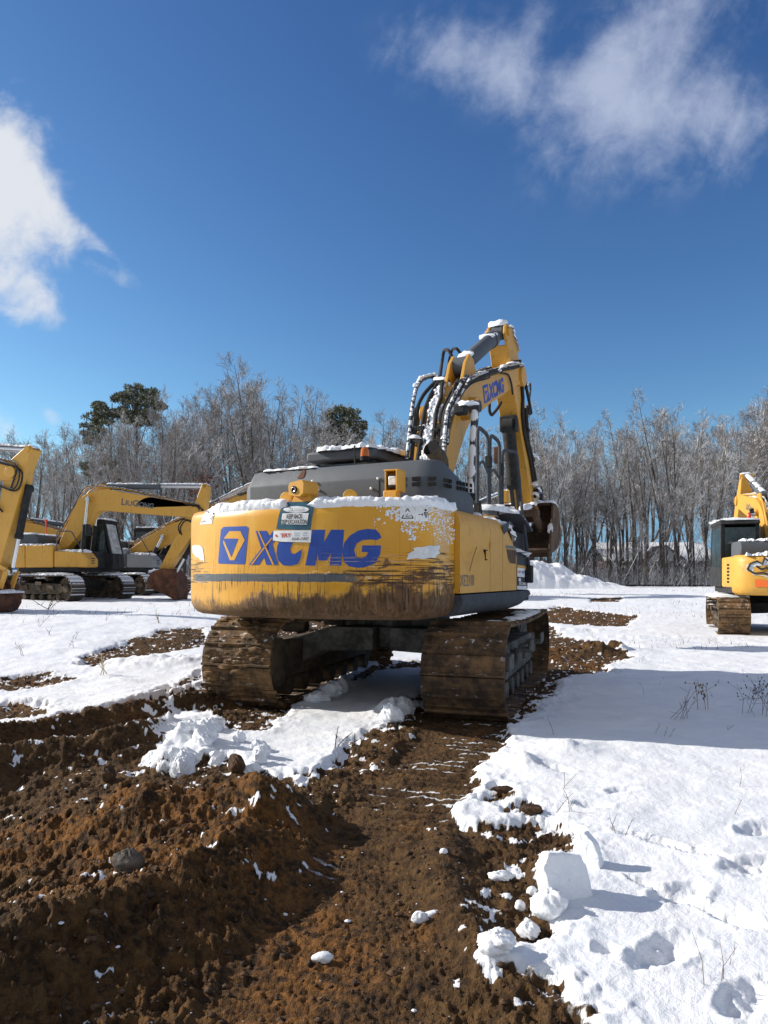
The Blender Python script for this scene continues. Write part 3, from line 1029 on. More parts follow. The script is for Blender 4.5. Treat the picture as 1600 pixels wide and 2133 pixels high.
# ---------------------------------------------------------------- the big excavator in the middle
MC, MTH, TTH = (.25, 9.1), R(26), R(18.5)
U_ = Vector((math.sin(MTH), math.cos(MTH)))
R_ = Vector((math.cos(MTH), -math.sin(MTH)))
EXC = empty('excavator', (*MC, 0), -MTH, 'large muddy yellow excavator seen from behind, big blue lettering on its counterweight', 'excavator')
TR = MTH - TTH                       # crawler frame is turned against the upper frame
HWC = 1.46
for sx, sd in ((-1, 3), (1, 5)):
    trk = make_track(EXC, sx * 1.2, TR, side=sx, seed=sd, z0=-.02, mats=('track_steel', 'frame_mud') if sx < 0 else ('clean_track', 'frame_grey'))
    mud = MB()
    rn = random.Random(40 + sx)
    if sx < 0:
        loop, pit = belt_path(1.62, .44, .43, .44, n=46)
        for (y, z, a) in loop:
            if z < .2 and abs(y) < 1.5:
                continue
            for k in range(22):
                px_ = sx * 1.2 + rn.uniform(-.39, .37)
                q = rn.uniform(-.5, .5) * pit
                c, s = math.cos(a), math.sin(a)
                r = rn.uniform(.014, .05)
                h = .02 + rn.uniform(-.3, .15) * r
                mud.ball((px_, y + q * c - h * s, z + q * s + h * c), r, 6, (rn.uniform(1.2, 2.6), 1, rn.uniform(.6, 1)))
        mud.build('caked_mud', 'track_steel', trk, smooth=60, xf=Matrix.Rotation(TR, 4, 'Z'), kind='stuff')
make_car_body(EXC, TR, 2.4, 0.0)

sl = MB()
sl.cyl((0, 0, .93), (0, 0, 1.06), .62, 40)
sl.cyl((0, 0, .96), (0, 0, 1.03), .68, 40)
sl.build('slew_ring', 'dark_steel', EXC)

# --- counterweight
def cw_outline(hw=HWC, yc=2.8, bul=.42, cr=.2, yf=-1.86):
    xs = np.linspace(0, hw - cr, 26)
    ys = -yc + bul * (xs / hw) ** 2
    x0, y0 = hw - cr, ys[-1]
    a0 = math.atan(2 * bul * x0 / hw ** 2)
    cx, cy = x0 - math.sin(a0) * cr, y0 + math.cos(a0) * cr
    an = np.linspace(a0, math.pi / 2, 10)
    half = [(x, y) for x, y in zip(xs, ys)] + [(cx + math.sin(a) * cr, cy - math.cos(a) * cr) for a in an[1:]]
    half += [(half[-1][0], y) for y in np.linspace(half[-1][1], yf, 6)[1:]]
    return [(-x, y) for x, y in half[::-1]][:-1] + half


CWO = cw_outline()
CWN = []
for i, p in enumerate(CWO):
    a, b = CWO[max(i - 1, 0)], CWO[min(i + 1, len(CWO) - 1)]
    t = Vector((b[0] - a[0], b[1] - a[1])).normalized()
    CWN.append(Vector((t.y, -t.x)))
CW_PROF = [(.95, .985), (.5, .98), (.2, .982), (.12, .992), (.065, 1.015), (.028, 1.055), (.008, 1.1), (0, 1.16), (0, 1.5), (0, 1.75), (.002, 1.93), (.01, 1.985), (.03, 2.025), (.07, 2.045), (.35, 2.055), (.9, 2.06)]


def cw_ring(d, z, f=1.0):
    return [(p[0] - n.x * d, min(p[1] - n.y * d, -1.86), z) for p, n in zip(CWO, CWN)]


cw = MB()
rows = [cw_ring(d, z) for d, z in CW_PROF]
cw.grid(rows)
n0, n1_ = len(rows), len(rows[0])
b0 = 0
fc = [i * n1_ for i in range(n0)]
fd = [i * n1_ + n1_ - 1 for i in range(n0)]
cw.f.append(tuple(fc + fd[::-1]))
cw.mi.append(0)
CW = cw.build('counterweight', 'counterweight_paint', EXC, smooth=50)


def to_local(px, py):
    """sight line through a place of the photograph, in the machine's own axes"""
    k, m = (px - HX) / FPX, (HY - py) / FPX
    o = Vector((-MC[0], -MC[1]))
    d = Vector((k, 1.0))
    return (o.dot(R_), o.dot(U_), CAMZ), (d.dot(R_), d.dot(U_), m)


ARC = [0.0]
for a, b in zip(CWO[:-1], CWO[1:]):
    ARC.append(ARC[-1] + math.hypot(b[0] - a[0], b[1] - a[1]))


def cw_hit(px, py):
    """(arc length, height) on the counterweight's face"""
    o, d = to_local(px, py)
    best = None
    for i in range(len(CWO) - 1):
        (ax, ay), (bx, by) = CWO[i], CWO[i + 1]
        ex, ey = bx - ax, by - ay
        den = d[0] * ey - d[1] * ex
        if abs(den) < 1e-9:
            continue
        t = ((ax - o[0]) * ey - (ay - o[1]) * ex) / den
        w = ((ax - o[0]) * d[1] - (ay - o[1]) * d[0]) / den
        if -1e-6 <= w <= 1 + 1e-6 and t > 0 and (best is None or t < best[0]):
            best = (t, ARC[i] + w * math.hypot(ex, ey), o[2] + t * d[2])
    if best is None:
        return cw_hit(px + (2 if px < 650 else -2), py)      # just past the silhouette
    return (best[1], best[2])


def cw_point(a, z, off=.003):
    i = max(0, min(len(ARC) - 2, int(np.searchsorted(ARC, a)) - 1))
    w = (a - ARC[i]) / (ARC[i + 1] - ARC[i])
    p = Vector(CWO[i]).lerp(Vector(CWO[i + 1]), w)
    n = CWN[i].lerp(CWN[i + 1], w).normalized()
    zs = [q[1] for q in CW_PROF[2:14]]
    ds = [q[0] for q in CW_PROF[2:14]]
    p = p + n * (off - float(np.interp(z, zs, ds)))
    return (p.x, p.y, z)


def curved(polys, name, material, parent, off, mapper=cw_point, cuts=.045):
    """flat outlines (arc length, height) cut into strips so that they follow the curved face"""
    bm = bmesh.new()
    for poly in polys:
        tri = tessellate_polygon([[Vector((p[0], p[1], 0)) for p in poly]])
        vs = [bm.verts.new((p[0], p[1], 0)) for p in poly]
        for t in tri:
            try:
                bm.faces.new([vs[i] for i in t])
            except ValueError:
                pass
    xs = [v.co.x for v in bm.verts]
    x = math.floor(min(xs) / cuts) * cuts
    while x < max(xs):
        bmesh.ops.bisect_plane(bm, geom=bm.verts[:] + bm.edges[:] + bm.faces[:], plane_co=(x, 0, 0), plane_no=(1, 0, 0))
        x += cuts
    for zc in (1.1, 1.16, 1.93, 1.985, 2.025):
        if min(v.co.y for v in bm.verts) < zc < max(v.co.y for v in bm.verts):
            bmesh.ops.bisect_plane(bm, geom=bm.verts[:] + bm.edges[:] + bm.faces[:], plane_co=(0, zc, 0), plane_no=(0, 1, 0))
    bm.verts.ensure_lookup_table()
    mb = MB()
    bm.verts.index_update()
    mb.add([mapper(v.co.x, v.co.y, off) for v in bm.verts], [tuple(v.index for v in f.verts) for f in bm.faces])
    bm.free()
    return mb.build(name, material, parent, smooth=60)


def crop(pts, ox=380, oy=980, sc=4.0):
    return [cw_hit(ox + x / sc, oy + y / sc) for x, y in pts]


# --- the maker's emblem and letters
def letter_polys():
    em_out = [(322, 492), (345, 470), (535, 464), (552, 478), (525, 770), (512, 782), (305, 776), (300, 760)]
    X1 = [(612, 503), (702, 503), (735, 560), (800, 786), (700, 786), (672, 690)]
    X2 = [(757, 503), (800, 503), (800, 540), (700, 690), (640, 786), (556, 786), (668, 640)]
    C = [(1010, 600), (975, 600), (952, 592), (920, 605), (898, 650), (905, 690), (935, 695), (962, 680), (1000, 655), (985, 735), (960, 780), (900, 793), (840, 790), (800, 750), (785, 690), (792, 630), (815, 575), (850, 530), (905, 500), (960, 494), (1020, 500)]
    Mm = [(1085, 494), (1190, 494), (1180, 600), (1240, 494), (1348, 494), (1325, 792), (1228, 792), (1238, 690), (1205, 750), (1135, 750), (1130, 690), (1108, 792), (1025, 792)]
    Gg = [(1640, 520), (1610, 492), (1540, 487), (1470, 500), (1400, 540), (1350, 600), (1332, 680), (1345, 760), (1390, 800), (1470, 812), (1540, 800), (1610, 770), (1650, 690), (1655, 625), (1500, 625), (1495, 680), (1550, 680), (1530, 715), (1480, 735), (1445, 715), (1432, 660), (1450, 610), (1500, 580), (1560, 575), (1620, 580), (1660, 560)]
    return [em_out, X1, X2, C, Mm, Gg]


LOGO = curved([crop(p) for p in letter_polys()], 'logo', 'logo_blue', CW, .003)
curved([crop([(352, 562), (395, 506), (486, 506), (523, 582), (436, 748), (398, 748), (343, 600)])], 'emblem_ground', 'counterweight_paint', LOGO, .005)
curved([crop([(344, 568), (470, 568), (412, 722)])], 'emblem_wedge', 'logo_blue', LOGO, .007)
curved([crop(p) for p in ([(628, 503), (640, 503), (768, 786), (752, 786)], [(745, 560), (757, 560), (585, 786), (570, 786)])], 'inline_stripe', 'counterweight_paint', LOGO, .005)
# --- stickers and signs on the counterweight
def panel(pts, name, material, off=.004, parent=CW, **kw):
    return curved([crop(pts, **kw)], name, material, parent, off)


def cw_quad(pts, **kw):
    """map (0..1, 0..1) of a four-cornered patch (TL, TR, BR, BL of the photograph) to the face"""
    q = crop(pts, **kw)

    def f(u, v, off):
        a = [q[3][i] * (1 - u) * (1 - v) + q[2][i] * u * (1 - v) + q[1][i] * u * v + q[0][i] * (1 - u) * v for i in (0, 1)]
        return cw_point(a[0], a[1], off)
    return f


def cw_text(body, pts, name, material, parent, off=.008, bold=.0, **kw):
    f = cw_quad(pts, **kw)
    v, fa, ext = text_mesh(body, 1.0, bold)
    mb = MB()
    mb.add([f(p[0] / ext[0], p[1] / ext[1], off) for p in v], fa)
    return mb.build(name, material, parent, smooth=0)


SIGN = panel([(826, 258), (1104, 252), (1066, 497), (784, 487)], 'danger_sign', 'sign_teal', .004)
panel([(946 + 108 * math.cos(a) + 6 * math.sin(a), 324 + 28 * math.sin(a)) for a in np.linspace(0, 2 * math.pi, 28)[:-1]], 'faded_oval', 'faded_white', .006, SIGN)
cw_text('DANGER', [(880, 308), (1020, 306), (1016, 340), (876, 342)], 'lettering', 'faded_text', SIGN, .008)
panel([(834, 358), (1054, 355), (1040, 452), (822, 448)], 'text_field', 'decal_white', .006, SIGN)
cw_text('KEEP BACK', [(872, 364), (1005, 362), (1000, 402), (868, 402)], 'lettering', 'decal_black', SIGN, .008, .03)
cw_text('DEEP EXCAVATION', [(828, 410), (1042, 408), (1038, 448), (822, 446)], 'lettering', 'decal_black', SIGN, .008, .025)
CHERY = panel([(764, 502), (1078, 498), (1072, 600), (830, 594), (758, 582)], 'dealer_sticker', 'decal_white', .008)
cw_text("'ERY", [(824, 524), (914, 520), (910, 556), (822, 558)], 'lettering', 'decal_red', CHERY, .010, .03)
cw_text('Rental', [(940, 516), (980, 515), (979, 528), (939, 529)], 'lettering', 'decal_blue', CHERY, .010)
cw_text('Sales', [(1014, 516), (1046, 515), (1045, 528), (1013, 529)], 'lettering', 'decal_blue', CHERY, .010)
cw_text('Service', [(938, 536), (984, 535), (983, 548), (937, 549)], 'lettering', 'decal_blue', CHERY, .010)
cw_text('Parts', [(1012, 536), (1044, 535), (1043, 548), (1011, 549)], 'lettering', 'decal_blue', CHERY, .010)
cw_text('833-83-CHERY', [(918, 560), (1058, 557), (1054, 580), (916, 582)], 'lettering', 'decal_black', CHERY, .010, .015)
panel([(776, 540), (790, 532), (800, 552), (786, 556)], 'red_mark', 'decal_red', .010, CHERY)


def warn_sticker(tl, tr, br, bl, name='warning_sticker', **kw):
    st = panel([tl, tr, br, bl], name, 'decal_white', .004, **kw)
    f = cw_quad([tl, tr, br, bl], **kw)
    ln = MB()

    def stroke(a, b, w=.02):
        d = Vector((b[0] - a[0], (b[1] - a[1])))
        n = Vector((-d.y, d.x)).normalized() * w
        ln.add([f(a[0] + n.x * .6, a[1] + n.y, .006), f(b[0] + n.x * .6, b[1] + n.y, .006), f(b[0] - n.x * .6, b[1] - n.y, .006), f(a[0] - n.x * .6, a[1] - n.y, .006)], [(0, 1, 2, 3)])
    for a, b in (((.06, .2), (.26, .86)), ((.26, .86), (.46, .2)), ((.46, .2), (.06, .2))):
        stroke(a, b, .03)
    for a, b in (((.2, .3), (.28, .5)), ((.28, .5), (.36, .34)), ((.2, .3), (.34, .3)), ((.64, .45), (.8, .45)), ((.8, .45), (.76, .52)), ((.8, .45), (.76, .38)),
                 ((.9, .25), (.88, .6)), ((.94, .25), (.92, .6)), ((.84, .6), (.98, .6)), ((.86, .4), (.85, .6)), ((.97, .4), (.98, .6)), ((.52, .1), (.52, .92))):
        stroke(a, b, .018 if a[0] < .5 or a[0] > .55 else .008)
    ln.ball(f(.91, .74, .004), .012, 6)
    ln.build('pictogram', 'decal_black', st, smooth=0)
    return st


warn_sticker((176, 342), (270, 332), (246, 444), (150, 452))
warn_sticker((340, 492), (552, 488), (552, 606), (340, 602), ox=740, oy=920, sc=1600 / 440)
panel([(86, 628), (112, 621), (150, 624), (172, 646), (180, 690), (187, 766), (172, 748), (158, 752), (140, 728), (118, 722), (100, 700), (88, 690), (84, 655)], 'paint_patch', 'faded_white', .004)
panel([(440, 806), (475, 798), (500, 800), (560, 786), (590, 790), (640, 782), (638, 810), (626, 822), (640, 846), (612, 862), (604, 882), (560, 880), (520, 890), (470, 884), (388, 892), (402, 866), (396, 856), (420, 838), (448, 826)], 'paint_patch', 'faded_white', .004, ox=740, oy=920, sc=1600 / 440)

# --- right-hand body with its doors
SIDE = HWC - .035
def side_hit(px, py, x=SIDE):
    o, d = to_local(px, py)
    t = (x - o[0]) / d[0]
    return (o[1] + t * d[1], o[2] + t * d[2])


def pl(px, py, x=.1):
    """point of the upright plane at local x seen at a place of the photograph"""
    y, z = side_hit(px, py, x)
    return Vector((x, y, z))


bd = MB()
YF = side_hit(1102, 1225)[0]
Y1, Y2, Y3 = side_hit(1021, 1160)[0], side_hit(1047, 1160)[0], side_hit(1076, 1180)[0]
BZ, TZ = 1.215, 2.03
for name, ya, yb, top in (('side_door', -1.85, Y1, TZ), ('side_panel', Y1 + .012, Y2, TZ - .005), ('side_panel', Y2 + .012, Y3, TZ - .12)):
    mb = MB()
    # outer skin with a rounded shoulder; the foremost panel slopes forward
    sec = [(SIDE, BZ), (SIDE, top - .16), (SIDE - .02, top - .07), (SIDE - .08, top - .015), (SIDE - .2, top), (SIDE - .45, top), (SIDE - .45, BZ)]
    if name == 'side_panel' and top < TZ - .1:
        rows = []
        for y in np.linspace(ya, yb, 8):
            t = (y - ya) / (yb - ya)
            tp = TZ - .005 - .26 * t ** 1.8
            rows.append([(p[0], y, p[1] - (top - tp) if p[1] > BZ + .2 else p[1]) for p in sec])
    else:
        rows = [[(p[0] + (.0 if i else .0), y, p[1]) for i, p in enumerate(sec)] for y in np.linspace(ya, yb, 10)]
        if name == 'side_door':
            # dented sheet: subdivide and press it in
            zs = np.linspace(BZ, top - .16, 14)
            rows = []
            for y in np.linspace(ya, yb, 22):
                t = (y - ya) / (yb - ya)
                skin = []
                for z in zs:
                    v = (z - BZ) / (top - .16 - BZ)
                    dent = 1.6 * (.016 * math.exp(-((t - .3) / .16) ** 2 - ((v - .55) / .22) ** 2) + .022 * math.exp(-((v - .62 + .12 * math.sin(t * 5)) / .05) ** 2) * sstep(np.array(t), .02, .2) * (1 - .5 * t) - .012 * math.exp(-((t - .55 - .25 * v) / .1) ** 2) * (1 if v < .6 else .2))
                    skin.append((SIDE - float(dent) * (1 if v > .02 else 0), y, z))
                rows.append(skin + [(p[0], y, p[1]) for p in sec[2:]])
    mb.grid(rows)
    n = len(rows[0])
    m_ = len(rows)
    mb.f.append(tuple(range(n)))
    mb.mi.append(0)
    mb.f.append(tuple((m_ - 1) * n + i for i in range(n)))
    mb.mi.append(0)
    o = mb.build(name, 'yellow_paint', EXC, smooth=40)
    if name == 'side_door':
        hy, hz = side_hit(1011, 1156)
        h = MB().use('black_void').box((SIDE - .005, hy, hz), (.036, .07, .11)).use('yellow_paint').box((SIDE + .0, hy, hz), (.036, .05, .085))
        h.build('handle', None, o)
        # cracked seam across the door
        s_ = MB()
        s_.tube([(SIDE + .002, *side_hit(x_, y_)) for x_, y_ in ((993, 1139), (984, 1165), (978, 1190))], .003, 4)
        s_.build('crack', 'decal_black', o, smooth=0)
        q0, q1 = side_hit(958, 1221.5), side_hit(992, 1222.5)
        q2 = side_hit(958, 1197)
        place_text('XE210U', lambda u, v: (SIDE + .003, q0[0] + u, q0[1] + v), 'decal_grey', 'lettering', o, 1, .0, fit=(q1[0] - q0[0], q2[1] - q0[1]))
# lower skirt beam with its rounded underside
sk = MB()
rows = []
for y in np.linspace(-1.84, YF, 20):
    t = max(0, (y - (YF - .5)) / .5)
    up = .1 * t ** 2
    rows.append([(SIDE - .5, y, 1.2), (SIDE + .005, y, 1.2), (SIDE + .02, y, 1.16), (SIDE + .02, y, 1.1 + up * .5), (SIDE - .02, y, 1.03 + up), (SIDE - .12, y, .99 + up), (SIDE - .4, y, .98 + up), (SIDE - .5, y, 1.0 + up)])
sk.grid(rows, True)
for e in (0, 19):
    sk.f.append(tuple(e * 8 + i for i in range(8)))
    sk.mi.append(0)
sk.build('side_skirt', 'rail_steel', EXC, smooth=45, bevel=0)
skl = MB()
skl.box((-SIDE + .1, (-1.7 + YF) / 2 + .1, 1.1), (.3, YF + 1.6, .2))
skl.build('side_skirt', 'rail_steel', EXC, bevel=.02)
fl = MB()
fl.box((0, -.2, 1.13), (2 * SIDE - .3, 2.9, .14))
fl.build('deck', 'dark_steel', EXC, bevel=.01)
lb = MB()
lb.box((-SIDE + .35, -.9, 1.62), (.7, 1.6, .82))
lb.build('side_panel', 'yellow_paint', EXC, bevel=.04)
# front box: faded dealer plate, decal column and lamp
fr = MB()
fy0, fy1 = Y3 + .012, YF - .02
fr.prism([(fy0, 1.215), (fy1, 1.215), (fy1, 1.5), (fy1 - .06, 1.62), (fy0 + .02, 1.68), (fy0, 1.7)], 'x', SIDE - .5, SIDE - .01)
FB = fr.build('tool_box', 'rail_steel', EXC, bevel=.012)


def side_patch(pts, name, material, parent, off=.003):
    mb = MB()
    q = [side_hit(*p) for p in pts]
    mb.add([(SIDE + off, *p) for p in q], [tuple(t) for t in tessellate_polygon([[Vector((p[0], p[1], 0)) for p in q]])])
    return mb.build(name, material, parent, smooth=0)


cs = 200 / 1422


def c8(x, y):
    return (1000 + x * cs, 980 + y * cs)


side_patch([c8(550, 1395), c8(725, 1420), c8(725, 1490), c8(550, 1450)], 'orange_band', 'arm_yellow', FB)
dl = side_patch([c8(548, 1440), c8(655, 1452), c8(655, 1582), c8(546, 1572)], 'dealer_sticker', 'decal_white', FB, .005)
for body, pts, mt in (('CHERY', [(556, 1482), (600, 1486), (598, 1522), (554, 1518)], 'decal_red'), ('833', [(612, 1482), (650, 1486), (648, 1530), (610, 1526)], 'decal_blue'),
                      ('XCMG', [(566, 1650), (676, 1660), (676, 1700), (566, 1694)], 'decal_white')):
    q = [side_hit(*c8(*p)) for p in pts]
    place_text(body, lambda u, v, q=q: (SIDE + .008, q[3][0] * (1 - u) * (1 - v) + q[2][0] * u * (1 - v) + q[1][0] * u * v + q[0][0] * (1 - u) * v,
                                        q[3][1] * (1 - u) * (1 - v) + q[2][1] * u * (1 - v) + q[1][1] * u * v + q[0][1] * (1 - u) * v), mt, 'lettering', dl if body != 'XCMG' else FB, 1, .02, fit=(1, 1))
side_patch([c8(568, 1592), c8(600, 1594), c8(600, 1645), c8(568, 1640)], 'emblem', 'decal_white', FB, .004)
side_patch([c8(545, 1706), c8(690, 1712), c8(690, 1766), c8(545, 1760)], 'capacity_plate', 'faded_white', FB, .004)
lp = MB()
ly, lz = side_hit(*c8(692, 1535))
lp.box((SIDE + .03, ly, lz), (.09, .1, .22))
lp.build('side_lamp', 'dark_steel', FB, bevel=.015)
# peeled blue-grey decal on the front panel
side_patch([c8(318, 820), c8(440, 745), c8(505, 830), c8(470, 850), c8(420, 860), c8(395, 900), c8(350, 955)], 'peeling_decal', 'rail_steel', EXC, .004)
side_patch([c8(380, 1105), c8(530, 1128), c8(528, 1165), c8(385, 1150)], 'peeling_decal', 'decal_grey', EXC, .004)
side_patch([c8(390, 1165), c8(528, 1180), c8(528, 1385), c8(440, 1370), c8(410, 1290)], 'primer_patch', 'worn_bucket', EXC, .003)

# --- engine hood
HZ0, HZ1 = 2.05, 2.6
hx0, hx1 = -1.22, 1.2
hyb, hyf = -1.72, -.72
hd = MB()
# rear outline with a chamfered upper edge, running round the right rear corner
HP = [(hx0, hyf), (hx0, hyb + .1), (hx0 + .12, hyb), (hx1 - .3, hyb), (hx1 - .12, hyb + .05), (hx1 - .02, hyb + .18), (hx1, hyb + .3), (hx1 + .02, hyf - .15), (hx1 - .05, hyf)]
HN = []
for i, p in enumerate(HP):
    a, b = HP[max(i - 1, 0)], HP[min(i + 1, len(HP) - 1)]
    t = Vector((b[0] - a[0], b[1] - a[1])).normalized()
    HN.append(Vector((t.y, -t.x)))
rows = []
for d, z in ((0, HZ0), (0, 2.36), (.015, 2.385), (.10, 2.53), (.13, 2.555), (.2, 2.565), (.55, 2.58)):
    rows.append([(p[0] - n.x * d * (1 if n.y < .3 else .4), min(p[1] - n.y * d, hyf), z - (.2 * sstep(np.array(p[1]), hyf - .5, hyf) if p[0] > 1 and z > 2.3 else 0)) for p, n in zip(HP, HN)])
hd.grid(rows)
hd.add([rows[-1][i] for i in range(9)], [tuple(range(9))])
hd.add([rows[0][i] for i in range(9)], [tuple(range(8, -1, -1))])
HOOD = hd.build('engine_hood', 'grey_hood', EXC, smooth=35)


def rear_hit(px, py, y=hyb):
    o, d = to_local(px, py)
    t = (y - o[1]) / d[1]
    return (o[0] + t * d[0], o[2] + t * d[2])


for gx in (905, 872, 840):
    for gy in (997, 1008.5):
        x_, z_ = rear_hit(gx - 5, gy)
        MB().box((x_, hyb - .001, z_), (.085, .012, .036)).build('vent_slot', 'black_void', HOOD, smooth=0)
for gi, (g0, cnt, w_) in enumerate(((927, 3, 5.2), (954, 4, 5.0), (980, 1, 5))):
    for j in range(cnt):
        for gy in (0, 1):
            pxx = g0 + j * 6.0
            y_, z_ = side_hit(pxx, (1000 + (pxx - 927) * .21) + gy * 11, hx1 + .01)
            MB().box((hx1 + .006 + .012 * (y_ - hyb), y_, z_), (.014, .046, .036)).build('vent_slot', 'black_void', HOOD, smooth=0)
for px_, py_ in ((652, 1002.5), (664, 1021), (774, 1017.5), (788, 997)):
    x_, z_ = rear_hit(px_, py_)
    MB().ball((x_, hyb - .008, z_), .016, 8).build('bolt', 'decal_white', HOOD)
for px_ in (649, 790):
    x_, z_ = rear_hit(px_, 1000)
    MB().box((x_, hyb - .001, 2.2), (.007, .006, .3)).build('seam', 'black_void', HOOD, smooth=0)
rs = MB()
q = [rear_hit(500 + x / 4, 900 + y / 4) for x, y in ((470, 345), (492, 292), (508, 320), (514, 366), (496, 384), (458, 382))]
rs.add([(p[0], hyb - .003 + max(0, p[1] - 2.36) * .55, p[1]) for p in q], [tuple(t) for t in tessellate_polygon([[Vector((p[0], p[1], 0)) for p in q]])])
rs.build('rust_patch', 'rust', HOOD, smooth=0)

# lifting eyes, camera and work light on the counterweight
for px_ in (578, 721):
    a, z = cw_hit(px_, 1060)
    p = cw_point(a, 1.9, -.16)
    mb = MB()
    pts = [(math.cos(t) * .065, 2.1 + math.sin(t) * .065) for t in np.linspace(0, math.pi, 10)] + [(-.065, 2.0), (.065, 2.0)]
    n = CWN[int(np.searchsorted(ARC, a))]
    rot = Matrix.Rotation(math.atan2(n.x, -n.y), 4, 'Z')
    mb.prism(pts, 'y', -.03, .03)
    mb.build('lifting_eye', 'yellow_paint', CW, bevel=.01, xf=Matrix.Translation((p[0], p[1], 0)) @ rot)
a, z = cw_hit(618, 1050)
p = Vector(cw_point(a, 2.0, -.13))
mb = MB().use('yellow_paint')
mb.prism([(-.13, 2.06), (.13, 2.06), (.05, 2.15), (-.05, 2.15)], 'y', -.04, .04)
mb.prism([(-.085, 2.12), (.045, 2.1), (.085, 2.13), (.09, 2.22), (.07, 2.25), (-.07, 2.235), (-.09, 2.2)], 'y', -.12, .1)
mb.use('black_void').cyl((-.02, -.115, 2.165), (-.02, -.13, 2.165), .034, 16)
mb.use('chrome').tube([(-.02 + .022 * math.cos(t), -.132, 2.165 + .022 * math.sin(t)) for t in np.linspace(0, 6.3, 16)], .004, 5)
mb.build('rear_camera', None, CW, bevel=.006, xf=Matrix.Translation((p.x, p.y, 0)) @ Matrix.Rotation(-.12, 4, 'Z'))
x_, z_ = rear_hit(822, 1010, -2.0)
wl = MB().use('yellow_paint')
wl.box((x_ - .015, -2.03, 2.12), (.14, .1, .16))
W0 = wl.build('work_light', None, CW, bevel=.008)
W1 = MB().use('yellow_paint')
for d_, s_ in (((x_ + .075, -2.02, 2.29), (.012, .2, .2)), ((x_ - .075, -1.99, 2.29), (.012, .12, .2)), ((x_, -2.0, 2.395), (.16, .16, .012)), ((x_, -1.93, 2.29), (.16, .012, .2))):
    W1.box(d_, s_)
W1.build('lamp_housing', None, W0, bevel=.004)
MB().use('dark_steel').box((x_, -2.0, 2.29), (.115, .09, .13)).build('lamp_body', None, W0, bevel=.01)
MB().use('lamp_glass').box((x_, -2.052, 2.295), (.08, .02, .085)).build('lens', None, W0, bevel=.008)

# --- cab: only the roof shows above the hood
cx0, cx1, cy0, cy1 = -1.42, -.44, .1, 1.85
cb = MB()
cb.box(((cx0 + cx1) / 2, (cy0 + cy1) / 2, 1.75), (cx1 - cx0 - .04, cy1 - cy0 - .05, 1.05))
for x in (cx0 + .06, cx1 - .06):
    for y in (cy0 + .06, cy1 - .06):
        cb.box((x, y, 2.55), (.08, .08, .7))
CAB = cb.build('cab', 'dark_steel', EXC, bevel=.02)
rf = MB()
rf.box(((cx0 + cx1) / 2 - .02, (cy0 + cy1) / 2, 2.99), (cx1 - cx0 + .08, cy1 - cy0 + .1, .13))
rf.build('roof', 'grey_hood', CAB, bevel=.03)
wn = MB()
wn.box(((cx0 + cx1) / 2, cy0 + .04, 2.6), (cx1 - cx0 - .2, .02, .56))
wn.box(((cx0 + cx1) / 2, cy1 - .06, 2.6), (cx1 - cx0 - .2, .02, .56))
wn.box((cx0 + .05, (cy0 + cy1) / 2, 2.6), (.02, cy1 - cy0 - .2, .56))
wn.box((cx1 - .05, (cy0 + cy1) / 2, 2.6), (.02, cy1 - cy0 - .2, .56))
wn.build('window', 'window_glass', CAB)

# beacon on its bracket, aerial
bx, bz = rear_hit(760, 962, -1.2)
bc = MB().use('dark_steel')
bc.box((bx, -1.2, 2.6), (.12, .1, .07)).cyl((bx, -1.2, 2.6), (bx, -1.2, 2.66), .012, 8).cyl((bx, -1.2, 2.66), (bx, -1.2, 2.705), .05, 16, .055)
BC = bc.build('beacon', None, EXC)
MB().use('orange_plastic').tube([(bx, -1.2, 2.705), (bx, -1.2, 2.735), (bx, -1.2, 2.79), (bx, -1.2, 2.81)], [.05, .05, .042, .02], 16).build('beacon_lens', None, BC)
ax_, az_ = rear_hit(741, 962, -1.2)
MB().tube([(ax_, -1.2, 2.55), (ax_ - .01, -1.2, 2.68), (ax_ - .015, -1.2, 2.84)], .008, 6).build('aerial', 'black_rubber', EXC)
# exhaust stack
e0 = pl(902, 935, .72)
ex = MB().use('frame_mud')
ex.tube(arc_pts([(e0.x + .03, e0.y + .16, 2.5), (e0.x + .03, e0.y + .17, e0.z - .1), (e0.x - .02, e0.y - .03, e0.z + .01)], .12), .092, 18, False)
ex.use('black_void').cyl((e0.x - .008, e0.y + .015, e0.z + .008), (e0.x - .012, e0.y - .0, e0.z + .0085), .086, 18)
ex.build('exhaust_pipe', None, EXC)

# --- handrails on the right platform
def rail(pts, r=.022, rr=.1, name='handrail'):
    return MB().tube(arc_pts(pts, rr), r, 8).build(name, 'rail_steel', EXC)


def at_x(x, px, py):
    return pl(px, py, x)


RX = 1.12
rail([at_x(RX, 994.5, 1048), at_x(RX, 995, 887), at_x(RX, 1017, 907), at_x(RX, 1018, 1060)])
rail([at_x(RX, 1019.5, 1060), at_x(RX, 1021, 904), at_x(RX, 1041, 921), at_x(RX, 1041, 1066)])
rail([at_x(RX, 996, 969), at_x(RX, 1006, 959), at_x(RX, 1017, 985)], .016, .06)
rail([at_x(RX, 1020, 987), at_x(RX, 1028, 976), at_x(RX, 1041, 997)], .016, .06)
r3 = [at_x(RX, 1046, 1066), at_x(RX, 1046.5, 937), at_x(RX + .05, 1076, 942), at_x(SIDE - .05, 1087, 1060), at_x(SIDE + .02, 1100, 1160), at_x(SIDE + .02, 1102, 1188)]
rail(r3)
for px_, py_ in ((1018, 962), (1043, 977)):
    c_ = at_x(RX, px_, py_)
    MB().box(c_, (.07, .09, .14)).build('rail_clamp', 'dark_steel', EXC, bevel=.012)
mb = MB()
c_ = at_x(RX - .02, 995, 1045)
mb.box((c_.x, c_.y, 2.1), (.12, .12, .3), taper=.55)
mb.build('rail_boot', 'black_rubber', EXC, bevel=.01)
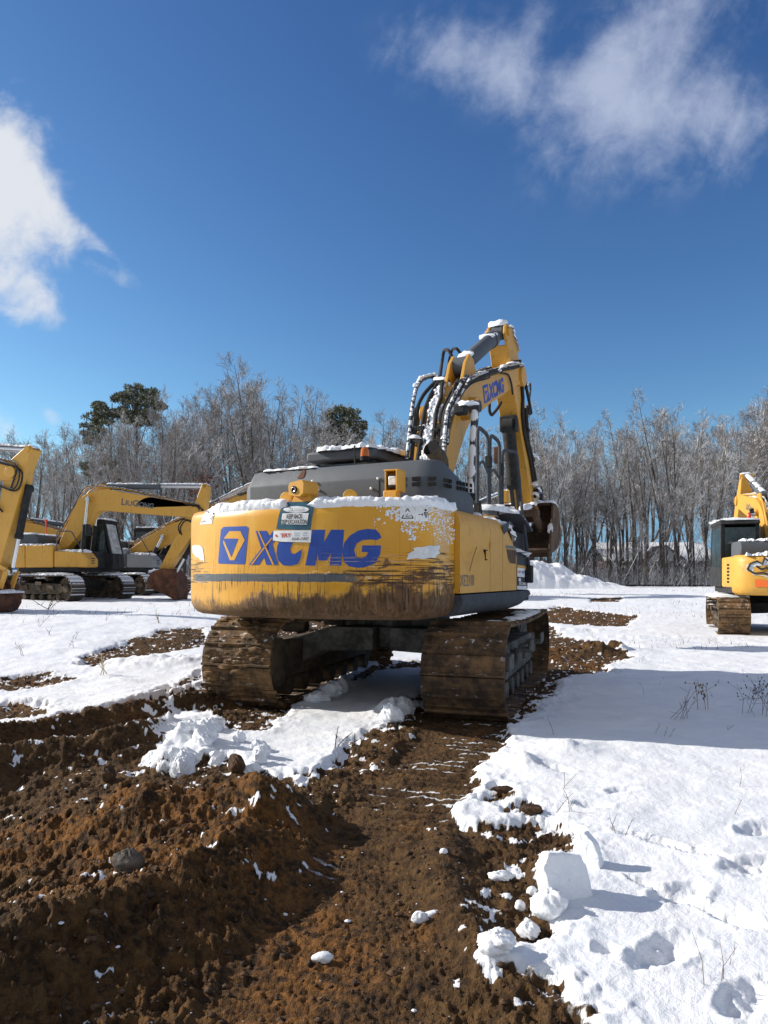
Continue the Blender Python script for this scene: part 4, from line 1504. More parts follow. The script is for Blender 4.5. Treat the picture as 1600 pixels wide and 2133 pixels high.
# platform and steps with snow behind the doors
pf = MB()
pf.box((1.0, .15, 1.72), (.75, 1.2, .4))
pf.build('platform', 'dark_steel', EXC, bevel=.02)
st = MB()
st.beam(at_x(1.3, 1060, 1068), at_x(1.3, 1086, 1106), .3, .04)
st.beam(at_x(1.3, 1084, 1108), at_x(1.42, 1110, 1088), .05, .03)
st.build('step', 'rail_steel', EXC, bevel=.008)

# ---------------------------------------------------------------- boom, arm and bucket of the big excavator
BX = .1
bo = [(3.14, 4.70), (2.5, 4.5), (1.91, 4.30), (1.5, 4.13), (1.3, 3.99), (1.08, 3.76), (.8, 3.4), (.35, 2.72), (-.03, 2.1), (-.06, 1.95), (.04, 1.8), (.25, 1.8),
      (.83, 2.72), (1.18, 3.2), (1.38, 3.44), (1.52, 3.56), (1.69, 3.66), (2.0, 3.83), (2.5, 4.06), (3.56, 4.52), (4.15, 4.76), (4.34, 4.79), (4.46, 4.9), (4.44, 5.03), (4.34, 5.1), (4.15, 5.06)]
mb = MB()
mb.prism(bo, 'x', BX - .25, BX + .25)
BOOM = mb.build('boom', 'arm_yellow', EXC, bevel=.012)
# welded flanges, pivot bosses
for c, r, w in (((1.22, 3.68), .13, .36), ((4.3, 4.93), .17, .3), ((.1, 1.95), .16, .3), ((1.52, 3.86), .075, .36)):
    MB().cyl((BX - w, *c), (BX + w, *c), r, 20).build('pivot_boss', 'arm_yellow', BOOM, bevel=.01)
for s_ in (-1, 1):
    hyd_cylinder(EXC, 'boom_cylinder', BX + s_ * .44, (.85, 1.55), (1.2, 3.72), .085, .42, 'dark_steel', 'rail_steel', .62)
# cylinder bracket on the boom back
br = MB()
for x in (-.12, .12):
    br.prism([(1.45, 4.05), (2.15, 4.38), (2.0, 4.62), (1.82, 4.66), (1.66, 4.5)], 'x', BX + x - .025, BX + x + .025)
br.build('cylinder_bracket', 'arm_yellow', BOOM, bevel=.008)
hyd_cylinder(EXC, 'arm_cylinder', BX, (1.85, 4.5), (3.7, 5.55), .12, .8, 'grey_hood', 'grey_hood', .6)

am = [(3.72, 5.35), (3.95, 5.42), (4.35, 5.36), (4.72, 4.9), (4.92, 4.3), (5.4, 3.4), (5.75, 2.72), (5.68, 2.58), (5.52, 2.56), (5.4, 2.66), (4.9, 3.45), (4.4, 4.2), (4.05, 4.7), (3.86, 5.05)]
mb = MB()
mb.prism(am, 'x', BX - .17, BX + .17)
for x in (-.145, .145):
    mb.prism([(3.74, 5.3), (3.58, 5.5), (3.6, 5.63), (3.7, 5.7), (3.86, 5.68), (4.38, 5.37), (4.2, 5.25)], 'x', BX + x - .028, BX + x + .028)
mb.cyl((BX - .22, 3.7, 5.56), (BX + .22, 3.7, 5.56), .07, 14)
mb.cyl((BX - .22, 5.6, 2.66), (BX + .22, 5.6, 2.66), .09, 16)
ARM = mb.build('arm', 'arm_yellow', EXC, bevel=.012)
# thumb cylinder on the near face of the arm, with twin rods
hyd_cylinder(EXC, 'thumb_cylinder', BX, (4.33, 4.08), (4.66, 3.08), .12, .98, 'black_rubber', 'dark_steel', .5)
MB().box((BX, 4.36, 4.12), (.3, .2, .28)).build('thumb_bracket', 'dark_steel', EXC, bevel=.02)
for x in (-.05, .06):
    MB().beam((BX + x, 4.62, 3.15), (BX + x, 4.85, 2.62), .065, .065).build('thumb_rod', 'frosted_hose', EXC, bevel=.008)
MB().box((BX - .3, 4.62, 3.62), (.1, .1, .3)).build('bracket', 'rust', EXC, bevel=.01)
hyd_cylinder(EXC, 'bucket_cylinder', BX, (4.75, 5.0), (5.95, 3.1), .085, .55, 'dark_steel', 'chrome', .6)
lk = MB()
for x in (-.2, .2):
    lk.beam((BX + x, 5.95, 3.1), (BX + x, 5.42, 2.95), .05, .14)
    lk.beam((BX + x, 5.95, 3.1), (BX + x, 5.95, 2.7), .05, .14)
lk.build('bucket_link', 'dark_steel', EXC, bevel=.01)
BK, BT = make_bucket(EXC, BX - .04, 1.12, (5.58, 2.7), R(-4), .72, teeth=0)
ed = MB()
for k in range(4):
    p, q = BT((-.5 + k * .1, -1.14 - .04 * k)), BT((-.5 + k * .1, -1.20 - .05 * k))
    ed.prism([p, BT((.1, -1.12 - .04 * k)), BT((.1, -1.16 - .05 * k)), q], 'x', BX - .58, BX + .5)
ed.build('cutting_edge', 'worn_bucket', BK, bevel=.006)
# dark mud stain inside the bucket and on the boom end
td = MB()
for x in (-.25, .3):
    td.beam((BX + x, 4.9, 2.62), (BX + x, 5.5, 2.3), .06, .2)
td.box((BX, 4.95, 2.55), (.8, .16, .12))
td.build('thumb', 'worn_bucket', EXC, bevel=.01)

# logo on the boom side
XS = BX + .25
def boom_patch(polys, name, material, parent, off):
    mb = MB()
    for pts in polys:
        q = [side_hit(800 + x / 4, 660 + y / 4, XS) for x, y in pts]
        mb.add([(XS + off, *p) for p in q], [tuple(t) for t in tessellate_polygon([[Vector((p[0], p[1], 0)) for p in q]])])
    return mb.build(name, material, parent, smooth=0)


BL = boom_patch([[(820, 575), (862, 556), (878, 700), (836, 724)]], 'logo', 'plain_blue', BOOM, .003)
boom_patch([[(832, 596), (856, 584), (862, 640), (850, 700), (842, 704), (836, 650)]], 'emblem_ground', 'arm_yellow', BL, .005)
boom_patch([[(838, 622), (858, 612), (849, 664)]], 'emblem_wedge', 'plain_blue', BL, .007)
tq = [side_hit(800 + x / 4, 660 + y / 4, XS) for x, y in ((872, 560), (992, 500), (1000, 628), (876, 702))]
place_text('XCMG', lambda u, v: (XS + .003, *[tq[3][i] * (1 - u) * (1 - v) + tq[2][i] * u * (1 - v) + tq[1][i] * u * v + tq[0][i] * (1 - u) * v for i in (0, 1)]), 'plain_blue', 'lettering', BL, 1, .05, fit=(1, 1))

# --- pipes and hoses: (x offset, radius, material, places along the run)
def run(pts, x, r, m='black_rubber', rr=.12, name='hydraulic_hose'):
    p = []
    for q in pts:
        xx = q[2] if len(q) > 2 else x
        p.append(pl(q[0], q[1], xx))
    return MB().tube(arc_pts(p, rr), r, 7).build(name, m, EXC)


BACK = [(4.3, 5.1), (3.14, 4.70), (2.5, 4.5), (1.91, 4.30), (1.5, 4.13), (1.3, 3.99), (1.08, 3.76), (.8, 3.4), (.35, 2.72), (-.03, 2.1), (-.3, 1.65)]


def back_hit(px, py, off=.04):
    """place on (or off) the boom's upper face seen at a place of the photograph"""
    o, d = to_local(px, py)
    best = None
    for (ay, az), (by, bz_) in zip(BACK[:-1], BACK[1:]):
        ey, ez = by - ay, bz_ - az
        den = d[1] * ez - d[2] * ey
        if abs(den) < 1e-9:
            continue
        t = ((ay - o[1]) * ez - (az - o[2]) * ey) / den
        w = ((ay - o[1]) * d[2] - (az - o[2]) * d[1]) / den
        if -.001 <= w <= 1.001 and t > 0 and (best is None or t < best[0]):
            L_ = math.hypot(ey, ez)
            n = (ez / L_, -ey / L_)
            best = (t, n)
    if best is None:
        return back_hit(px, py + 2, off + .02)
    t, n = best
    if n[1] < 0:
        n = (-n[0], -n[1])
    return Vector((o[0] + t * d[0], o[1] + t * d[1] + n[0] * off, o[2] + t * d[2] + n[1] * off))


def brun(pts, r, m='black_rubber', off=.05, rr=.12):
    return MB().tube(arc_pts([back_hit(q[0], q[1], q[2] if len(q) > 2 else off) for q in pts], rr), r, 8).build('hydraulic_hose', m, EXC)


brun([(852, 968), (858, 905), (863, 855), (869, 822), (879, 806, .1), (896, 797, .1), (910, 794, .06), (918, 800)], .030, 'frosted_hose', .09, .2)
brun([(860, 968), (866, 905), (873, 852), (884, 830), (900, 812), (912, 802)], .028, 'black_rubber', .06)
brun([(872, 966), (880, 905), (887, 858), (899, 828), (912, 806)], .028, 'black_rubber', .05)
brun([(884, 962), (890, 905), (897, 862), (908, 828), (918, 806)], .018, 'frosted_hose', .04)
brun([(904, 962), (908, 905), (912, 862), (922, 838), (922, 812), (930, 798)], .028, 'black_rubber', .07)
brun([(914, 962), (917, 905), (922, 862), (938, 828), (956, 800)], .02, 'black_rubber', .05)
brun([(921, 966), (925, 905), (930, 862), (948, 826), (966, 800), (980, 788)], .032, 'black_rubber', .06)
brun([(928, 968), (931, 905), (936, 866), (956, 826), (974, 795), (983, 784)], .034, 'frosted_hose', .09)
brun([(934, 930), (936, 900), (942, 868), (962, 828), (980, 798)], .026, 'frosted_hose', .05)
brun([(918, 800), (924, 776, .16), (931, 757, .2), (940, 757, .2), (950, 768, .12)], .030, 'black_rubber', .1, .08)
brun([(930, 800), (938, 776, .16), (948, 757, .22), (958, 757, .22), (972, 764, .1)], .026, 'black_rubber', .1, .08)
brun([(962, 803), (985, 786), (1010, 777), (1035, 771), (1062, 766)], .038, 'frosted_hose', .06)
brun([(955, 808), (980, 793), (1005, 783), (1032, 776), (1060, 771)], .03, 'frosted_hose', .05)
brun([(975, 806), (1000, 793), (1022, 784), (1050, 775), (1080, 768)], .03, 'black_rubber', .04)
brun([(1000, 780), (1030, 772), (1060, 765), (1086, 762)], .03, 'black_rubber', .07)
brun([(945, 850), (950, 815), (962, 792)], .016, 'black_rubber', .1)
brun([(960, 826), (985, 800), (1020, 792), (1021, 787)], .013, 'black_rubber', .03)
run([(1040, 775), (1060, 780), (1066, 800), (1068, 822)], .38, .016, 'black_rubber')
run([(1084, 768, .3), (1092, 785, .3), (1097, 810, .3), (1104, 845, .3), (1107, 862, .3), (1102, 862, .3), (1099, 845, .3)], .3, .028)
run([(1084, 766, .26), (1085, 800, .26), (1088, 812, .26), (1098, 805, .26), (1104, 797, .26), (1105, 810, .26), (1100, 850, .26)], .3, .022, 'frosted_hose')
run([(1096, 850, .3), (1097, 890, .3), (1099, 925, .3), (1106, 945, .3), (1112, 960, .3)], .3, .035)
run([(1099, 880, .32), (1101, 920, .32), (1108, 945, .32), (1112, 975, .32), (1117, 1000, .32)], .3, .022)
run([(1020, 840, .1), (1019, 855, .1), (1024, 866, .1), (1036, 852, .1), (1044, 838, .1)], .1, .026, 'black_rubber')
run([(1086, 790, .3), (1090, 830, .3), (1088, 860, .3), (1092, 900, .3), (1105, 960, .3), (1112, 1005, .3)], .3, .03)
for px_, py_, x in ((1060, 770, .25), (1098, 855, .3), (1097, 896, .3), (1085, 766, .3), (1026, 775, .25)):
    MB().box(pl(px_, py_, x), (.11, .1, .06)).build('hose_clamp', 'dark_steel', EXC, bevel=.008)
for px_, py_ in ((859, 902), (866, 900), (880, 899), (925, 896), (932, 897), (910, 905), (917, 806), (925, 802), (960, 806)):
    MB().box(back_hit(px_, py_, .06), (.1, .06, .07)).build('hose_clamp', 'dark_steel', EXC, bevel=.01)
for a_, b_ in (((854, 926), (882, 927)), ((904, 925), (936, 926)), ((905, 803), (935, 803))):
    MB().beam(back_hit(*a_, .06), back_hit(*b_, .06), .06, .05).build('hose_clamp', 'dark_steel', EXC, bevel=.008)
pj = MB()
p = pl(975, 852, .62)
pj.box((p.x - .1, p.y, p.z), (.16, .16, .13))
pj.build('cylinder_valve', 'dark_steel', EXC, bevel=.02)
f1 = MB()
f1.box((pl(1052, 1035, .55)), (.12, .1, .2), taper=.7)
f1.build('mirror_bracket', 'arm_yellow', EXC, bevel=.01)

# --- snow lying on the machine
RS = np.random.RandomState(4)


def snow_run(pts, w, h, name='snow_cap', parent=EXC, seed=0, flat=.6, mtl='snow'):
    """lumpy ridge of snow along a line: half-round section, uneven width and height"""
    pts = [Vector(p) for p in pts]
    L = [0]
    for a, b in zip(pts[:-1], pts[1:]):
        L.append(L[-1] + (b - a).length)
    n = max(5, int(L[-1] / .022))
    S = np.linspace(0, L[-1], n)
    F = np.clip(1 + .75 * fbm(S * 6.0, S * 0 + seed * 3.7, 4, 70 + seed), .2, 1.8) * sstep(S, -.01, .05) * sstep(L[-1] - S, -.01, .05)
    K = np.arange(9)
    Q = 1 + .38 * fbm(S[:, None] * 26 + K[None] * 1.0, K[None] * 1.3 + S[:, None] * 3, 3, 71 + seed)
    rows = []
    for s, f, qs in zip(S, F, Q):
        i = max(0, min(len(pts) - 2, int(np.searchsorted(L, s)) - 1))
        t = (s - L[i]) / max(1e-6, L[i + 1] - L[i])
        p = pts[i].lerp(pts[i + 1], t)
        d = (pts[i + 1] - pts[i]).normalized()
        sx = d.cross(Vector((0, 0, 1)))
        sx = sx.normalized() if sx.length > .05 else Vector((1, 0, 0))
        up = Vector((0, 0, 1))
        rows.append([p + sx * (w / 2 * math.cos(math.pi * k / 8) * float(f) ** .5 * float(qs[k])) + up * (h * float(f) * max(0, math.sin(math.pi * k / 8)) ** flat * float(qs[k]) - .008) for k in range(9)])
    return MB().grid(rows).build(name, mtl, parent, smooth=70)


def cw_snow(a0, a1, seed, d0=-.02, d1=.36, th=.05):
    rows = []
    for a in np.arange(a0, a1, .013):
        end = float(sstep(np.array(a - a0), -.01, .1) * sstep(np.array(a1 - a), -.01, .08))
        row = []
        hang = (.03 + .035 * float(fbm(np.array(a * 6), np.array(0.), 3, 80 + seed))) * end
        for k, (t, zz, g) in enumerate(((-.004, -hang - .03, 0), (-.02, -hang * .6, .5), (-.028, .005, .8), (-.01, .035, 1), (.05, .05, 1), (.14, .055, 1), (.25, .052, 1), (d1, .03, 1))):
            nn = float(fbm(np.array(a * 24 + k * 2.1), np.array(k * 1.9), 3, 81 + seed)) * 1.3
            bl_ = float(fbm(np.array(a * 3), np.array(2.), 2, 83))
            p = cw_point(a, 2.0, -t - .01 + .014 * nn * g)
            row.append((p[0], p[1], 2.02 + (zz * (1 + .5 * bl_) + .018 * nn) * end + .02 * g * end))
        rows.append(row)
    return MB().grid(rows).build('snow_cap', 'snow', CW, smooth=70)


aL, aC0, aC1, aR = cw_hit(428, 1045)[0], cw_hit(598, 1035)[0], cw_hit(638, 1035)[0], cw_hit(936, 1040)[0]
cw_snow(aL, aC0, 1)
cw_snow(aC1, aR + .25, 2, th=.07)
# wind-blown crust clinging to the right of the face
ck = MB()
rn = random.Random(8)
cnt = 0
while cnt < 1050:
    x, y = rn.uniform(775, 946), 1040 + 95 * rn.random() ** 1.3
    lim = 1075 + (x - 800) * .25 + 16 * math.sin(x * .09)
    edge = 822 + 22 * math.sin(y * .11) + max(0, (y - 1085)) * -1.2
    pr = 1.0 if y < 1056 else (.6 if x > edge else .04)
    if y > lim + 28 * rn.random() or rn.random() > pr or (834 < x < 891 and 1056 < y < 1086 and rn.random() < .93):
        continue
    h = cw_hit(x, y)
    if not h or h[1] > 2.03:
        continue
    r = .0025 + .010 * rn.random() ** 1.8
    ck.ball(cw_point(h[0], h[1], .001), r, 6, (rn.uniform(.8, 1.7), rn.uniform(.8, 1.4), rn.uniform(.6, 1.2)))
    cnt += 1
ck.build('snow_crust', 'snow', CW, smooth=70, kind='stuff')
snow_run([(hx0 + .2, hyb + .16, 2.555), (-.3, hyb + .18, 2.56)], .16, .03, seed=2)
snow_run([(cx0 + .1, cy0 + .02, 3.055), (-.95, cy0 + .02, 3.05), (cx1, cy0 + .02, 3.055)], .3, .06, seed=3)
snow_run([(cx1 + .0, cy0, 3.04), (cx1 + .0, cy1 - .1, 3.04)], .22, .07, seed=4)
snow_run([(.3, hyf - .15, 2.575), (.8, hyf - .1, 2.57)], .1, .03, seed=5)
for i, (a_, b_, w, h) in enumerate((((BX, 3.6, 5.66), (BX, 3.85, 5.72), .3, .09), ((BX + .14, 3.85, 5.7), (BX + .1, 4.36, 5.38), .18, .07), ((BX - .02, 3.05, 5.28), (BX - .02, 3.3, 5.4), .24, .05),
                                    ((BX, 1.85, 4.6), (BX, 2.15, 4.77), .2, .06), ((BX - .05, 2.0, 4.36), (BX + .0, 3.2, 4.74), .2, .05), ((BX + .2, 3.7, 5.02), (BX + .25, 4.25, 5.12), .2, .05))):
    snow_run([a_, b_], w, h, seed=6 + i)
snow_run([back_hit(866, 818, .1), back_hit(880, 804, .13), back_hit(908, 792, .1)], .06, .03, seed=20)
snow_run([back_hit(854, 921, .08), back_hit(883, 922, .08)], .1, .05, seed=21)
snow_run([back_hit(906, 804, .08), back_hit(934, 802, .08)], .12, .05, seed=22)
snow_run([back_hit(922, 923, .08), back_hit(934, 922, .08)], .08, .05, seed=19)
snow_run([pl(945, 762, .0), pl(962, 756, .0)], .12, .05, seed=23)
snow_run([pl(963, 843, .58), pl(990, 843, .58)], .17, .05, seed=24)
rn = random.Random(31)
cl_ = MB()
for k in range(230):
    t = rn.random()
    cxp = float(np.interp(t, [0, .15, .35, .6, .8, 1], [930, 912, 905, 897, 891, 886]))
    cyp = 795 + 168 * t
    p = back_hit(cxp + rn.gauss(0, 6), cyp, rn.uniform(-.01, .03))
    r = rn.uniform(.012, .05)
    cl_.ball(p, r, 7, (rn.uniform(.8, 1.3), rn.uniform(.8, 1.4), rn.uniform(.9, 1.8)))
for k in range(90):
    q = rn.uniform(950, 1070)
    p = back_hit(q, float(np.interp(q, [950, 980, 1030, 1070], [805, 790, 774, 765])) + rn.gauss(0, 3), rn.uniform(0, .06))
    cl_.ball(p, rn.uniform(.012, .04), 7, (rn.uniform(.9, 1.8), rn.uniform(.9, 1.8), rn.uniform(.6, 1.0)))
cl_.build('snow_crust', 'snow', BOOM, smooth=70, kind='stuff')
MB().tube([(BX + .44, 1.185 - .33 * t + .0, 3.66 - 2.0 * t) for t in np.linspace(0, .62, 14)], [.05 + .006 * math.sin(k * 2.3) for k in range(14)], 10).build('frost_sleeve', 'dirty_snow', EXC, smooth=60)
snow_run([pl(1045, 765, .2), pl(1086, 762, .3)], .1, .06, seed=26)
snow_run([BT((-.02, .14)) and (BX - .5, *BT((-.02, .14))), (BX + .52, *BT((-.02, .14)))], .12, .05, seed=27)
snow_run([(BX + .5, *BT((-.05, .12))), (BX + .5, *BT((.5, .1)))], .1, .07, seed=28)
snow_run([(BX + .5, *BT((-.18, -.5))), (BX + .5, *BT((-.24, -.72)))], .1, .09, seed=29)
for i, (a_, b_) in enumerate((((1108, 950), (1118, 962)), ((1110, 1010), (1120, 1030)), ((1112, 1030), (1116, 1050)), ((1088, 1062), (1112, 1052)))):
    snow_run([pl(*a_, .3), pl(*b_, .3)], .16, .08, seed=30 + i)
snow_run([(SIDE - .25, Y1 + .1, 2.02), (SIDE - .2, Y2, 2.0), (SIDE - .12, Y2 + .3, 1.93), (SIDE - .1, Y3, 1.78)], .22, .06, seed=36)
snow_run([at_x(1.3, 1058, 1068), at_x(1.3, 1086, 1104)], .28, .05, seed=37)
snow_run([(SIDE - .2, fy0 + .02, 1.68), (SIDE - .2, fy1 - .04, 1.6)], .5, .06, seed=38)
snow_run([at_x(RX, 1002, 1062), at_x(RX, 1050, 1072)], .3, .07, seed=39)
# a few remnants on the crawlers
for sx in (1,):
    for i in range(16):
        y = -1.5 + .19 * i + rn.uniform(-.05, .05)
        snow_run([Matrix.Rotation(TR, 3, 'Z') @ Vector((sx * 1.2 + rn.uniform(.05, .3), y, .905)), Matrix.Rotation(TR, 3, 'Z') @ Vector((sx * 1.2 + .39, y + .02, .905))], .05, .025, seed=50 + i)

# ---------------------------------------------------------------- the other excavators
def excavator(label, loc, heading, track_turn, scale=1.0, root=(.12, 1.95), elbow=(1.3, 3.75), tip=(5.2, 3.3), arm_top=(5.5, 4.15), arm_tip=(3.7, .45), bucket_ang=0.0, paint='pale_yellow_paint',
              boom_paint='pale_yellow_paint', cab_x=-1, boom_t=(.3, .72, .42), cyl_on_top=True, has_bucket=True, brand=None, seed=1, bucket_size=1.0, bucket_mat='rust', snowy=True, belt='snowy_track', width=.6, gauge=2.38, arm_w=.34, hose_side=1, loose=None):
    e = empty('excavator', loc, heading, label, 'excavator', 'parked excavators in the snow')
    e.scale = (scale,) * 3
    for sx in (-1, 1):
        make_track(e, sx * gauge / 2, track_turn, side=sx, width=width, seed=seed * 3 + sx, mats=(belt, 'frame_mud'), shoes=46, detail=True)
    make_car_body(e, track_turn, gauge, 0, 'dark_steel')
    MB().cyl((0, 0, .92), (0, 0, 1.08), .6, 28).build('slew_ring', 'dark_steel', e)
    hw = 1.3
    d = MB()
    d.box((0, -.4, 1.13), (2 * hw - .1, 3.4, .16))
    d.box((.05, .5, 1.5), (.9, 1.9, .6))
    d.build('deck', 'dark_steel', e, bevel=.015)
    # rounded counterweight
    out = []
    for t in np.linspace(0, 1, 15):
        x = -hw + 2 * hw * t
        out.append((x, -2.62 + .34 * (x / hw) ** 2 + (.1 if t in (0, 1) else 0)))
    out += [(hw, -1.6), (-hw, -1.6)]
    c = MB()
    rows = [[(x * k, y * k2, z) for x, y in out] for k, k2, z in ((.93, .95, 1.02), (.985, .985, 1.1), (1, 1, 1.25), (1, 1, 1.85), (.985, .99, 1.96), (.95, .96, 2.02))]
    c.grid(rows, True)
    c.f += [tuple(range(16, -1, -1)), tuple(5 * 17 + i for i in range(17))]
    c.mi += [0, 0]
    cwt = c.build('counterweight', paint, e, smooth=45)
    # engine house and side bodies with doors
    h = MB()
    h.prism([(-1.6, 1.95), (-1.6, 2.25), (-1.5, 2.4), (-.45, 2.4), (-.35, 2.3), (-.35, 1.95)], 'x', -1.1, 1.1)
    hood = h.build('engine_hood', 'grey_hood', e, bevel=.04)
    for x0, x1 in ((hw - .55, hw), (-hw, -hw + .5)):
        y1 = .0 if x0 < 0 else .35
        for ya, yb in ((-1.58, -.72), (-.71, y1)):
            MB().box(((x0 + x1) / 2, (ya + yb) / 2, 1.6), (x1 - x0, yb - ya, .8)).build('side_door', paint, e, bevel=.04)
    b = MB()
    b.prism([(.37, 1.2), (1.65, 1.2), (1.65, 1.5), (1.45, 1.75), (.37, 1.8)], 'x', hw - .8, hw - .02)
    tb = b.build('tool_box', paint, e, bevel=.06)
    gl = MB()
    for z in (1.36, 1.44, 1.52):
        gl.box((hw - .4, 1.655, z), (.25, .01, .03))
    gl.build('vent_grille', 'black_void', tb)
    # cab
    X0, X1, Y0, Y1 = -1.33, -.36, -.2, 1.6
    k = MB()
    lower = [(Y0, 1.2), (Y1 + .12, 1.2), (Y1 + .1, 1.75), (Y0, 1.75)]
    k.prism(lower, 'x', X0, X1)
    for x in (X0 + .05, X1 - .05):
        k.beam((x, Y0 + .05, 1.7), (x, Y0 + .05, 2.95), .1, .1, (1, 0, 0))
        k.beam((x, Y1 + .05, 1.7), (x, Y1 - .22, 2.95), .09, .09, (1, 0, 0))
        k.beam((x, .75, 1.7), (x, .72, 2.95), .08, .08, (1, 0, 0))
        k.beam((x, Y0, 2.9), (x, Y1 - .2, 2.9), .08, .1)
    cab = k.build('cab', 'dark_steel', e, bevel=.015)
    rfm = MB()
    rfm.prism([(Y0 - .05, 2.92), (Y1 - .1, 2.92), (Y1 - .2, 3.04), (Y0 + .05, 3.05)], 'x', X0 - .02, X1 + .02)
    roof = rfm.build('roof', 'dark_steel', cab, bevel=.03)
    for nm, pts, ax_ in (('window', [(Y0 + .1, 1.75), (.7, 1.75), (.68, 2.85), (Y0 + .1, 2.85)], 0), ('window', [(.8, 1.4), (Y1 - .02, 1.4), (Y1 - .25, 2.85), (.78, 2.85)], 0)):
        for x in (X0 + .02, X1 - .02):
            MB().prism(pts, 'x', x - .006, x + .006).build(nm, 'window_glass', cab)
    MB().add([(X0 + .08, Y1 + .1, 1.6), (X1 - .08, Y1 + .1, 1.6), (X1 - .08, Y1 - .2, 2.88), (X0 + .08, Y1 - .2, 2.88)], [(0, 1, 2, 3)]).build('windscreen', 'frosted_glass', cab)
    MB().box(((X0 + X1) / 2, Y0 - .004, 2.33), (X1 - X0 - .2, .012, 1.0)).build('rear_window', 'window_glass', cab)
    g = MB()
    for z in np.linspace(1.27, 1.72, 8):
        g.box(((X0 + X1) / 2, Y1 + .16, z), (X1 - X0 - .04, .03, .018))
    for x in np.linspace(X0 + .03, X1 - .03, 3):
        g.box((x, Y1 + .16, 1.5), (.025, .04, .5))
    g.build('front_guard', 'rail_steel', cab)
    # rails
    MB().tube(arc_pts([(hw - .1, .45, 1.78), (hw - .1, .45, 2.5), (hw - .1, 1.0, 2.5), (hw - .1, 1.45, 1.75)], .1), .02, 7).build('handrail', 'rail_steel', e)
    # boom
    o, d1, d2, n1, n2 = boom_outline(root, elbow, tip, *boom_t)
    bx = .12
    boom = MB().prism(o, 'x', bx - .21, bx + .21).build('boom', boom_paint, e, bevel=.015)
    E_, T_, R0 = Vector(elbow), Vector(tip), Vector(root)
    for c_, r_, w_ in ((elbow, .1, .3), (tip, .15, .26), (root, .15, .3)):
        MB().cyl((bx - w_, *c_), (bx + w_, *c_), r_, 16).build('pivot_boss', boom_paint, boom, bevel=.01)
    for s_ in (-1, 1):
        pb = E_ + d1 * -.05
        hyd_cylinder(e, 'boom_cylinder', bx + s_ * .36, (.95, 1.35), (pb.x, pb.y), .085, .6, 'dark_steel', 'chrome', .6)
    ab = E_ + d2 * .35 + n2 * (boom_t[1] * .5 + .1)
    at_ = Vector(arm_top)
    br_ = MB()
    q0 = E_ + n2 * boom_t[1] * .45
    for x in (-.1, .1):
        br_.prism([tuple(q0 + d2 * .05), tuple(q0 + d2 * .75), tuple(ab + d2 * .12 + n2 * .06), tuple(ab - d2 * .1 + n2 * .08)], 'x', bx + x - .02, bx + x + .02)
    br_.build('cylinder_bracket', boom_paint, boom)
    hyd_cylinder(e, 'arm_cylinder', bx, tuple(ab), tuple(at_), .105, .55, 'grey_hood', 'chrome', .6)
    # arm
    tipa = Vector(arm_tip)
    ax1 = (tipa - T_).normalized()
    axn = Vector((-ax1.y, ax1.x))
    back = at_ - T_
    side = 1 if axn.dot(Vector((1, .2))) > 0 else -1
    axn = axn * side
    poly = [at_ + axn * .02 - ax1 * .1, at_ + axn * .13 - ax1 * .02, T_ + axn * .33 - ax1 * .1, T_ + axn * .36 + ax1 * .35, tipa + axn * .15, tipa + ax1 * .1, tipa - axn * .13, T_ - axn * .2 + ax1 * .55, T_ - axn * .22 + ax1 * .1, T_ - axn * .16 - ax1 * .25, at_ - axn * .12]
    arm = MB().prism([tuple(p) for p in poly], 'x', bx - arm_w / 2, bx + arm_w / 2).build('arm', boom_paint, e, bevel=.015)
    for c_, r_, w_ in ((tuple(at_), .075, .2), (tuple(tipa), .085, .2)):
        MB().cyl((bx - w_, *c_), (bx + w_, *c_), r_, 14).build('pivot_boss', boom_paint, arm)
    p0 = T_ + axn * .42 + ax1 * .3
    p1 = tipa - ax1 * .35 + axn * .42
    hyd_cylinder(e, 'bucket_cylinder', bx, tuple(p0), tuple(p1), .09, .6, 'dark_steel', 'chrome', .55)
    if has_bucket:
        bpin = tipa + ax1 * .12
        lm = MB()
        for x in (-.18, .18):
            lm.beam((bx + x, *p1), (bx + x, *(tipa - ax1 * .45)), .04, .1)
            lm.beam((bx + x, *p1), (bx + x, *(bpin + axn * .35)), .04, .12)
        lm.build('bucket_link', boom_paint, e)
        bk_, bt_ = make_bucket(e, bx, 1.1, tuple(bpin), bucket_ang, bucket_size, bucket_mat)
    # hoses over the boom
    pr = [R0 + n1 * .3 - d1 * .05, R0 + n1 * .35 + d1 * .8, E_ + (n1 + n2).normalized() * (boom_t[1] * .5 + .08), E_ + d2 * 1.2 + n2 * (boom_t[1] * .5 + .05), T_ - d2 * .5 + n2 * .25, T_ + n2 * .2 + d2 * .25, T_ + ax1 * .5 + axn * .1, T_ + ax1 * .9]
    for j, x in enumerate((-.14, -.06, .16, .22)):
        MB().tube(arc_pts([(bx + x, p.x, p.y + .02 * j) for p in pr[:7]], .3), .024, 6).build('hydraulic_hose', 'frosted_hose' if j % 2 else boom_paint, e)
    lo_ = [T_ + n2 * .2 - d2 * .4, T_ + d2 * .4 + n2 * .1, T_ + d2 * .3 - n2 * .5, T_ - d2 * .35 - n2 * .35, T_ - d2 * .5 - n2 * .7, T_ + ax1 * 1.0]
    for j in range(2):
        MB().tube(arc_pts([(bx + hose_side * (.22 + .04 * j), p.x - .05 * j, p.y + .04 * j) for p in lo_], .3), .022, 6).build('hydraulic_hose', 'black_rubber', e)
